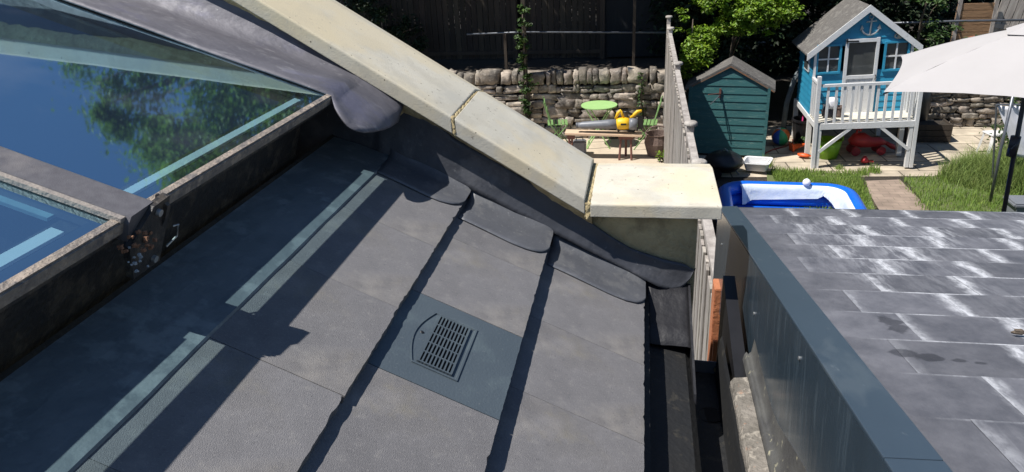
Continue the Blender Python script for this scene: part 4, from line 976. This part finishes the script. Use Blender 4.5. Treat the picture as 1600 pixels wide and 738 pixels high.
# lead apron from the skylight kerb on to the slates
g = MB(); grid = []
for i in range(61):
    y = -.7+2.61*i/60; w_ = .0025*nz(y*6, 2)+.0015*nz(y*23, 9); row = []
    for (x, z) in ((-.685+w_, H-.7115+.2195*tan(TH)+.0), (-.687+w_, H-.712+.221*tan(TH)+.0045+.0012*nz(y*12,4)), (-.72, H-.597+.002*nz(y*5,1)), (-.78, H-.574+.003*nz(y*6,3)), (-.853, H-.552)): row.append(to((x, y, z)))
    grid.append(row)
g.quadmesh(grid); g.build('lead_apron', mat('apron_lead', (.15,.17,.185), .55, (.10,.12,.135), 10, 1.2, .3, 40, metal=.15, spots=[(14,.6,(.24,.27,.28),.5)]), roof, smooth=False)

# ================================================================== SKYLIGHT
SA = R(20); SXo, SZo = -.747, H-.391
sky_e = empty('roof_skylight', 'large sloping roof skylight of two tinted panes with grey metal bar', 'skylight', (SXo,0,SZo), (0,SA,0))
YT = 1.70; YB0, YB1 = .893, .972; YN = -.7; LX = -2.9
def pane(y0, y1, lab):
    g = MB(); g.poly([(-.017,y0,0),(LX,y0,0),(LX,y1,0),(-.017,y1,0)]); return g.build('glass_pane', m_glass, sky_e, label=lab)
pane(YB1-.012, YT+.01, 'far glass pane mirroring wall, sky and leaves'); pane(YN, YB0+.012, 'near glass pane at the left edge')
for (y0, y1) in ((YB1-.01,YT+.004),(YN,YB0+.004)):   # outer edge trims
    g = MB(); g.box((-.009,(y0+y1)/2,-.008),(.018,y1-y0,.024), bev=.003); g.build('edge_trim', m_trim, sky_e)
    g = MB(); g.box((-.013,(y0+y1)/2,-.026),(.008,y1-y0,.014)); g.build('drip_bead', m_frame, sky_e)
g = MB(); g.prism([(.008,YB0,.001),(.008,YB0+.005,.012),(.008,YB1-.022,.016),(.008,YB1,.003),(.008,YB1,-.03),(.008,YB0,-.03)], (LX-.008,0,0)); g.build('glazing_bar', m_barm, sky_e)
g = MB(); g.box((LX/2,YB0-.002,.006),(-LX,.010,.008)); g.build('bar_gasket', m_bared, sky_e)
for (y0, y1) in ((YB1-.01,YT+.004),(YN,YB0+.004)):
    g = MB(); g.box((-.0285,(y0+y1)/2,-.006),(.020,y1-y0,.006)); g.build('black_border', mat('frit_black',(.008,.012,.02),.5), sky_e)
# kerb (upstand) under the glass
def kerb(x0, x1, y0, y1, name='kerb'): 
    g = MB(); g.box(((x0+x1)/2,(y0+y1)/2,-.137),(x1-x0,y1-y0,.206)); return g.build(name, m_frame, sky_e)
kerb(-.100,-.070,YN,YT+.01); kerb(LX,-.101,YT-.012,YT+.01); kerb(LX,-.101,YB0+.012,YB1-.005); kerb(LX-.02,LX,YN,YT+.01)
for (y0, y1) in ((YB1+.0,YT-.02),):
    g = MB(); g.box((-.0785,(y0+y1)/2,-.031),(.016,y1-y0,.006)); g.build('seal_strip', m_cyan, sky_e)
g = MB(); g.box((-.080,(YN+.862)/2,-.031),(.020,.862-YN,.006)); g.build('seal_strip', m_cyan, sky_e)
g = MB(); g.box((-1.47,.889,-.031),(2.72,.020,.006)); g.build('seal_strip', mat('blue_seal',(.34,.52,.58),.7), sky_e)
# dark shaft
g = MB(); y0, y1, x0, x1, d = YN, YT-.02, LX, -.102, -.75
for q in ([(x0,y0,d),(x1,y0,d),(x1,y1,d),(x0,y1,d)], [(x1-.002,y0,d),(x1-.002,y1,d),(x1-.002,y1,-.25),(x1-.002,y0,-.25)], [(x0,y1,d),(x1,y1,d),(x1,y1,-.052),(x0,y1,-.052)], [(x0,y0,d),(x1,y0,d),(x1,y0,-.052),(x0,y0,-.052)], [(x0,y0,d),(x0,y1,d),(x0,y1,-.052),(x0,y0,-.052)]): g.poly(q)
g.build('shaft_lining', m_room, sky_e)
# bracket at bar end
g = MB(); g.prism([(.004,YB1+.010,.018),(.004,YB1-.03,.014),(.004,YB0-.006,-.035),(.004,YB0+.012,-.10),(.004,YB1-.0,-.10),(.004,YB1+.012,-.02)], (.012,0,0)); br = g.build('end_bracket', m_frame, sky_e)
g = MB(); g.prism([(.0,YB1-.004,.018),(.022,YB1-.004,.006),(.020,YB1-.004,-.02),(.0,YB1-.004,-.09)], (0,.008,0)); q = g.build('bracket_flange', m_frame, sky_e); q.parent = br
for (yy, zz) in ((YB1-.02,.0),(YB1-.02,-.085)): g = MB(); g.tube([(.014,yy,zz),(.022,yy,zz)], .006, 10); q = g.build('bolt', m_metal, sky_e); q.parent = br
g = MB(); g.tube([(.018,YB1+.025,-.045),(.022,YB1+.034,-.044),(.022,YB1+.034,-.066),(.018,YB1+.012,-.078)], .0018, 6); q = g.build('clip', m_metal, sky_e); q.parent = br
e = empty('debris', 'clump of rusty foam crumbs and pale grit caught under the skylight bar end', 'debris', (-.742,.905,H-.425))
for i, (mm, n_) in enumerate(((mat('rust_crumb',(.25,.13,.075),.95,(.2,.1,.06),40,1),26),(mat('pale_crumb',(.30,.34,.37),.9),10))):
    g = MB(); rnd = random.Random(i)
    for k in range(n_): s_ = rnd.uniform(.002,.006); stone(g, (rnd.gauss(.004,.008), rnd.gauss(.0 if i == 0 else -.02,.014), rnd.gauss(.0 if i == 0 else -.02,.009)), (s_,s_,s_), 500+k+40*i, .4)
    g.build('crumbs', mm, e)

# lead gutter sheet between skylight and party wall, ending in a rounded tongue
cs, sn = cos(SA), sin(SA)
g = MB(); grid = []
def zs(x): return SZo + (SXo-x)*tan(SA)
n_ = 46
for i in range(n_+1):
    x = -3.3+(2.55)*i/n_; row = []
    for j in range(13):
        t = j/12; y = YT-.004+(1.93-YT)*t; z = zs(x)+.004+.010*sin(pi*min(1,t*1.3)) + .004*nz(x*6,y*8,1)
        if t > .6: z += .12*((t-.6)/.4)**2.2*(1 if x < -1 else max(.25, (-.75-x)/.25*.75+.25))
        row.append(Vector((x, y, z)))
    grid.append(row)
# tongue: outline mapped from rounded shape
low_t = [(-.75,1.697),(-.735,1.672),(-.72,1.657),(-.70,1.647),(-.68,1.651),(-.665,1.668),(-.652,1.70),(-.643,1.75),(-.638,1.80),(-.636,1.84)]
for i in range(1, 19):
    x = low_t[0][0]+(low_t[-1][0]-low_t[0][0])*(1-(1-i/18)**1.5)
    for (xa, ya), (xb, yb) in zip(low_t, low_t[1:]):
        if xa <= x <= xb+1e-6: y0 = ya+(yb-ya)*(x-xa)/(xb-xa)
    u = (x+.75); y1 = 1.925-.0*u; row = []
    for j in range(13):
        s = j/12; y = y0+(y1-y0)*s; z = SZo-(.55*u+.6*u*u) + .004*sin(pi*min(1,s*1.3))*(1-u*7) + .035*max(0,(s-.55)/.45)**2*(1-u*5) - .030*(1-s)**2*min(1,u*18) + .004*nz(x*12,y*12,3)
        row.append(Vector((x, y, z)))
    grid.append(row)
lf = empty('lead_flashing', 'pale sheet lead dressed beside the skylight, ending in a curled tongue', 'lead flashing', (-.75,1.8,SZo))
g.quadmesh([[p-lf.location for p in r_] for r_ in grid]); g.build('lead_sheet', m_leadl, lf, smooth=True, solid=.004)

# ================================================================== PARTY WALL with coping
CP = R(32.41); X1c, Z1c = -.138, H-.716          # arris of the last raking coping
def zc(x): return Z1c + (X1c-x)*tan(CP)
pw = empty('party_wall', 'gable parapet wall with cream cast stone coping and lead flashing', 'wall', (.0,2.08,0))
po = Vector(pw.location)
def pt(x, y, z): return Vector((x, y, z))-po
Xup = -3.4
g = MB()
pts = [(Xup,0),(.165,0),(.165,H-.764),(-.15,H-.764),(Xup,zc(Xup)-.048)]
g.prism([pt(x,1.935,z) for x, z in pts], (0,.30,0)); g.build('masonry', m_render, pw)
def coping(xa, xb, rake=True, label=None):
    prof = [(1.878,.0-.004),(1.881,.0),(2.19,.004),(2.283,-.016),(2.283,-.05),(1.878,-.041)]
    g = MB(); n_ = 14; grid = []
    for i in range(n_+1):
        x = xa+(xb-xa)*i/n_; row = []
        for (y, dz) in prof+[prof[0]]:
            z = (zc(x)+dz/cos(CP)*1.0) if rake else (H-.730+dz*.95)
            row.append(pt(x+.0006*nz(x*30,y*30), y+.0007*nz(x*30,y*20,4), z+.0006*nz(x*30,y*30,7)))
        grid.append(row)
    gg = g.quadmesh(grid); g.bm.faces.new(gg[0][:-1]); g.bm.faces.new(gg[-1][:-1][::-1])
    bmesh.ops.remove_doubles(g.bm, verts=g.bm.verts, dist=.00005)
    return g.build('coping_stone', m_cop, pw, label=label, bevel=.0025)
coping(Xup,-.4985, label='upper raking coping stone'); coping(-.4900,-.1425, label='lower raking coping stone'); coping(-.1280,.221, False, 'level kneeler stone at the end of the coping')
# mortar joints and bedding
g = MB()
for xj, w_ in ((-.494,.010),(-.135,.017)):
    grid = []
    for i in range(61):
        if i <= 8: y = 1.8785; dz = -.048+.046*i/8      # up the front face
        else: y = 1.879+.400*(i-8)/52; dz = -.001-(.018*(y-2.19)/.09 if y > 2.19 else 0)
        j = .0035*nz(i*.35,xj*9)+.0025*nz(i*1.1,xj*5,3); ww = w_*(.5+.16*nz(i*.5,7,xj)); row = []
        for k in range(7):
            f_ = k/3-1; x = xj+j+ww*f_; base_ = zc(xj)-(x-xj)*(tan(CP) if xj < -.2 else .3) if xj < -.2 else H-.7275-(.3*(x-xj) if x < xj else 0)
            h = .0028*(1-abs(f_)**2.2)+.0022*nz(i*.8,k*1.7,xj*3)-.0015-(.006 if (abs(f_+.67) < .2 and nz(i*.22,xj,1) > -.05) else 0)
            row.append(pt(x, y-(h if i <= 8 else 0), base_+dz+(h if i > 8 else 0)))
        grid.append(row)
    g.quadmesh(grid)
g.build('mortar_joint', m_mortar, pw, smooth=True)
g = MB(); grid = []; n_ = 260
for i in range(n_+1):
    x = Xup+(-.125-Xup)*i/n_; zb_ = zc(x)-.041/cos(CP); a_ = .004*nz(x*9,1)+.004*nz(x*33,4)
    dp = max(.008, .022+.018*max(0,min(1,(-.55-x)/.1))+.012*nz(x*5,7)+.007*nz(x*40,3)) + (.012 if x > -.3 else 0)
    grid.append([pt(x, 1.900+a_*.6, zb_+.004), pt(x, 1.898+a_, zb_-.002), pt(x, 1.906+a_, zb_-dp*.6), pt(x, 1.922+a_*.6, zb_-dp), pt(x, 1.934, zb_-dp-.014)])
g.quadmesh(grid); g.build('mortar_bed', m_mortar, pw, smooth=True)
g = MB(); g.tube([at(px,py,y=1.905)-po for px,py in ((500,84),(530,100),(560,117),(590,136),(608,154),(620,168),(629,178))], [.004,.005,.006,.006,.006,.007,.008], 7); g.build('mortar_fillet', m_mortar, pw, smooth=True)
# stepped lead cover flashing on the wall face
tp = [(Xup, zc(Xup)-.062), (-.62, zc(-.62)-.062), (-.56, zc(-.56)-.058)]+[(p.x, p.z) for p in [at(px,py,y=1.93) for px,py in ((708,214),(800,266),(860,304),(918,343),(950,366),(985,387),(1035,404),(1070,412),(1084,422))]]
bt = [(Xup, zs(Xup)-.05), (-1.5, zs(-1.5)-.06), (-1.1, zroof(-1.1)-.3), (-.74, zroof(-.74)-.25), (-.73, zroof(-.73)-.05), (-.47, H-.702), (-.236, H-.829), (.03, H-.971), (.07, H-.993), (.10, H-1.006), (.125, H-1.002), (.145, H-.985), (.157, H-.965), (.166, H-.935)]
def lin(a, x):
    for (x0_, z0_), (x1_, z1_) in zip(a, a[1:]):
        if x <= x1_: return z0_+(z1_-z0_)*(x-x0_)/(x1_-x0_)
    return a[-1][1]
g = MB(); grid = []; xend = .1655
xs_ = [Xup+(-.75-Xup)*i/20 for i in range(20)]+[-.75+(xend+.75)*i/70 for i in range(71)]
for x0_ in xs_:
    zt, zb = lin(tp, min(x0_, .162)), lin(bt, x0_); row = []
    for j in range(9):
        t = j/8; x = x0_; z = zt+(zb-zt)*t
        row.append(pt(x, 1.930-(.022 if x < .06 else .022*max(.15, (.166-x)/.106))*t*t-.003-.005*nz(x*5,z*7,2)*t-.0025*nz(x*17,z*17), z))
    grid.append(row)
g.quadmesh(grid); g.build('lead_cover_flashing', m_lead, pw, smooth=True, solid=.004)

# ================================================================== GUTTER between the roofs
gt = empty('valley_gutter', 'black lined valley gutter between the two roofs', 'gutter', (.16,1.0,H-1.1)); go = Vector(gt.location)
def gp(x, y, z): return Vector((x, y, H+z))-go
g = MB()
sec = [(-.02,-1.05),(.035,-1.075),(.135,-1.10),(.150,-1.12),(.158,-1.24),(.232,-1.245),(.240,-1.13),(.244,-1.118)]
Yg = 1.86; grid = []
for i in range(21):
    y = -.7+(Yg+.7)*i/20; grid.append([gp(x+.002*nz(y*4,x*9), y, z+.003*nz(y*5,x*11,2)) for x, z in sec])
g.quadmesh(grid); g.build('trough', m_black, gt, smooth=False, solid=.003)
g = MB(); g.poly([gp(.155,Yg+.0,-1.24),gp(.262,Yg,-1.245),gp(.262,Yg,-1.205),gp(.157,Yg,-1.20)]); g.build('stop_end', m_greym, gt, solid=.003)
g = MB(); g.tube([gp(.235,Yg-.004,-1.225),gp(.235,Yg-.012,-1.225)], .007, 10); g.build('screw', mat('brass',(.5,.36,.16),.4,metal=.7), gt)
g = MB(); g.lathe([(.0,.002),(.030,.002),(.032,.004)], gp(.205,1.66,-1.2435), 20); g.build('outlet', mat('void_black',(.004,.004,.005),.9), gt)
# folded lead at the gutter head by the wall
g = MB(); grid = []
for i in range(9):
    t = i/8; grid.append([gp(.03+.125*t, y, z+.01*nz(t*3,y*5)) for (y, z) in ((1.93,-.965-.03*t),(1.90,-1.0-.02*t),(1.80,-1.045-.02*t),(1.72,-1.06-.02*t))])
g.quadmesh(grid); g.build('lead_saddle', mat('dark_saddle_lead',(.014,.014,.017),.55,(.01,.01,.013),8,1,.3,40), gt, smooth=True, solid=.003)
g = MB(); g.prism([gp(.148,1.93,-.99),gp(.148,1.55,-1.10),gp(.150,1.50,-1.24),gp(.150,1.93,-1.24)], (.006,0,0)); g.build('side_apron', MATS['dark_saddle_lead'], gt)
# concrete ledge beside the neighbour's fascia
lg = empty('concrete_ledge', 'rough pale concrete ledge with lead dressed against the neighbour fascia', 'ledge', (.28,.6,H-1.1)); lo = Vector(lg.location)
g = MB(); grid = []
for i in range(41):
    y = -.7+2.32*i/40; r_ = .003*nz(y*11,1)
    grid.append([Vector((x+r_, y, H+z+.14*max(0,1.62-y)*0.12+.002*nz(y*20,x*30)))-lo for x, z in ((.240,-1.34),(.243+r_,-1.105),(.250,-1.092),(.283,-1.088),(.288,-1.096))])
gg = g.quadmesh(grid); g.bm.faces.new(gg[-1]); g.build('concrete', mat('rough_concrete',(.21,.19,.165),.95,(.11,.10,.085),18,1,1,80,spots=[(40,.62,(.42,.38,.32),.5),(30,.68,(.35,.15,.07),.5)]), lg)
g = MB(); grid = []
for i in range(41):
    y = -.7+2.42*i/40; k_ = (1.72-y)
    grid.append([Vector((x, y, H+z+.0165*max(0,k_)*1.0+.002*nz(y*9,x*40)))-lo for x, z in ((.283,-1.10),(.286,-1.085),(.291,-1.076),(.296,-1.083),(.303,-1.075),(.3085,-1.03))])
g.quadmesh([[Vector((q.x, q.y, q.z + (0 if k < 2 else (k-1)/4*max(0, (H-1.193+(1.82-q.y-lo.y)*.352+.01)-(H-1.03))))) for k, q in enumerate(r_)] for r_ in grid]); g.build('lead_dressing', mat('glint_flecked_lead',(.085,.085,.08),.55,(.04,.04,.042),9,1,.4,40,spots=[(40,.69,(.45,.42,.28),.6)]), lg, smooth=True)  # pale flecks in the colour paint highlights on the dark lead
g = MB(); g.prism([Vector((.258,1.60,H-1.32))-lo, Vector((.2585,1.66,H-1.12))-lo, Vector((.2585,2.05,H-1.02))-lo, Vector((.258,2.05,H-1.32))-lo], (.034,0,0)); g.build('black_cheek', m_plblack, lg)
g = MB(); g.prism([Vector((.150,1.93,H-1.32))-lo, Vector((.150,-.7,H-1.32))-lo, Vector((.150,-.7,0))-lo, Vector((.150,1.93,0))-lo], (.004,0,0)); 
g.bm.free()

# ================================================================== NEIGHBOUR'S EXTENSION
NP = math.atan(.2198); NX, NY, NZ = .31, 1.9, H-.884
def zn(y): return NZ-(y-NY)*tan(NP)
nw = empty('neighbour_wall', 'rendered wall under the neighbouring extension roof', 'wall', (1.7,2.6,0))
g = MB(); g.box((0,-.08,(zn(2.68)-.12)/2),(2.7,.12,zn(2.68)-.14)); g.build('masonry', m_brick, nw)
g = MB(); g.prism([Vector((.335,-.7,0))-Vector((1.7,2.6,0)), Vector((.335,2.55,0))-Vector((1.7,2.6,0)), Vector((.335,2.55,zn(2.55)-.12))-Vector((1.7,2.6,0)), Vector((.335,-.7,zn(-.7)-.12))-Vector((1.7,2.6,0))], (.1,0,0)); g.build('masonry', m_brick, nw)
nr = empty('neighbour_roof', 'low slate roof streaked with white lime, edged in anthracite metal', 'roof', (1.6,1.2,zn(1.2)), (-NP,0,0))
# local: x world-1.6 ; y along the slope, origin at Y=1.2
cN = cos(NP)
def nl(x, y): return (x-1.6, (y-1.2)/cN)
g = MB(); g.box((.0,-.05,-.05),(2.5,4.1/1,.06)); dk = g.build('deck', m_wood_d, nr)
dk.data.transform(Matrix.Translation((0,-.4,0)))
dk.location = (0.02,0,0); dk.scale = (1,.93,1)
ex = .165
rows_y = [2.737-ex*k for k in range(21)]
yl0 = (2.737-1.2)/cN; sl_m = {}
rnd = random.Random(4)
for k in range(20):
    y1_ = yl0-ex*k/cN; y0_ = y1_-ex/cN; yc = (y0_+y1_)/2
    xs = .375-1.6-(.03 if k % 2 == 0 else .13)-rnd.uniform(-.02,.03)
    while xs < 1.28:
        a = max(xs, .374-1.6); b = min(xs+.205, 1.28); xs += .205
        if b-a < .012: continue
        # each slate is its own object centred on its exposed face, tilted a touch so it laps
        g = MB(); w_ = b-a-.0006; l_ = ex/cN+.0
        n_ = 10; t_ = .004; er = [ .0007*rnd.uniform(-1,1) for _ in range(n_+1)]
        top0 = [g.v((-w_/2+w_*i/n_, l_/2+er[i], 0)) for i in range(n_+1)]; bt0 = [g.v((-w_/2+w_*i/n_, l_/2+er[i], -t_)) for i in range(n_+1)]
        top1 = [g.v((-w_/2+w_*i/n_, -l_/2-.03, 0)) for i in range(n_+1)]
        for i in range(n_): g.bm.faces.new((top1[i], top1[i+1], top0[i+1], top0[i])); g.bm.faces.new((top0[i], top0[i+1], bt0[i+1], bt0[i]))
        tilt = .0042/(ex)
        g.build('slate', m_nslate, nr, loc=((a+b)/2, yc, -.002+.0005*rnd.random()), rot=(tilt*1.0,rnd.uniform(-.0015,.0015),0))
# capping and fascia (world coordinates turned into local)
Rinv = Matrix.Rotation(NP, 3, 'X')
def wl(x, y, z): return Rinv @ (Vector((x, y, z))-Vector((1.6,1.2,zn(1.2))))
g = MB(); a0, a1 = -.7, 2.737
def cap(ya, yb):
    g = MB(); xl, xr = .309, .378
    g.prism([wl(xl,ya,zn(ya)+.003), wl(xl,ya,zn(ya)-.03), wl(xr,ya,zn(ya)-.03), wl(xr,ya,zn(ya)+.005)], wl(xl,yb,zn(yb)+.003)-wl(xl,ya,zn(ya)+.003)); return g.build('capping', m_alu, nr, bevel=.0015)
cap(-.7,.788); cap(.790,2.742)
g = MB(); grid = []
for i in range(25):
    y = -.7+(2.742+.7)*i/24; zb = H-1.193+(1.82-y)*.352 if y < 1.82 else H-1.193-.30*(y-1.82)
    grid.append([wl(.3075+.0012*nz(y*3,j*.7,5), y, zn(y)-.001+(zb-zn(y)+.001)*j/6) for j in range(7)])
g.quadmesh(grid); fa = g.build('fascia', m_fascia, nr, smooth=True)
for (px, py) in ((1128,382),(1179,490),(1250,560)):
    p = at(px,py,x=.3075); g = MB(); q = wl(p.x, p.y, p.z); g.tube([q, q+Vector((-.003,0,0))], .004, 10); s_ = g.build('screw', m_metal, nr); s_.parent = fa
g = MB(); g.prism([wl(.31,2.743,zn(2.743)+.0),wl(2.9,2.743,zn(2.743)+.0),wl(2.9,2.743,zn(2.743)-.1),wl(.31,2.743,zn(2.743)-.1)], (0,.006,0)); g.build('eaves_trim', m_alu, nr)
# little debris on the neighbour roof
e = empty('dried_debris', 'small brown twig bit on the neighbour slate roof near the right edge', 'debris', at(1593,517,x=.7)); p = e.location; p.z = zn(p.y)+.008
g = MB(); stone(g, (0,0,0), (.018,.008,.008), 66, .4); g.build('twig', m_bark, e)
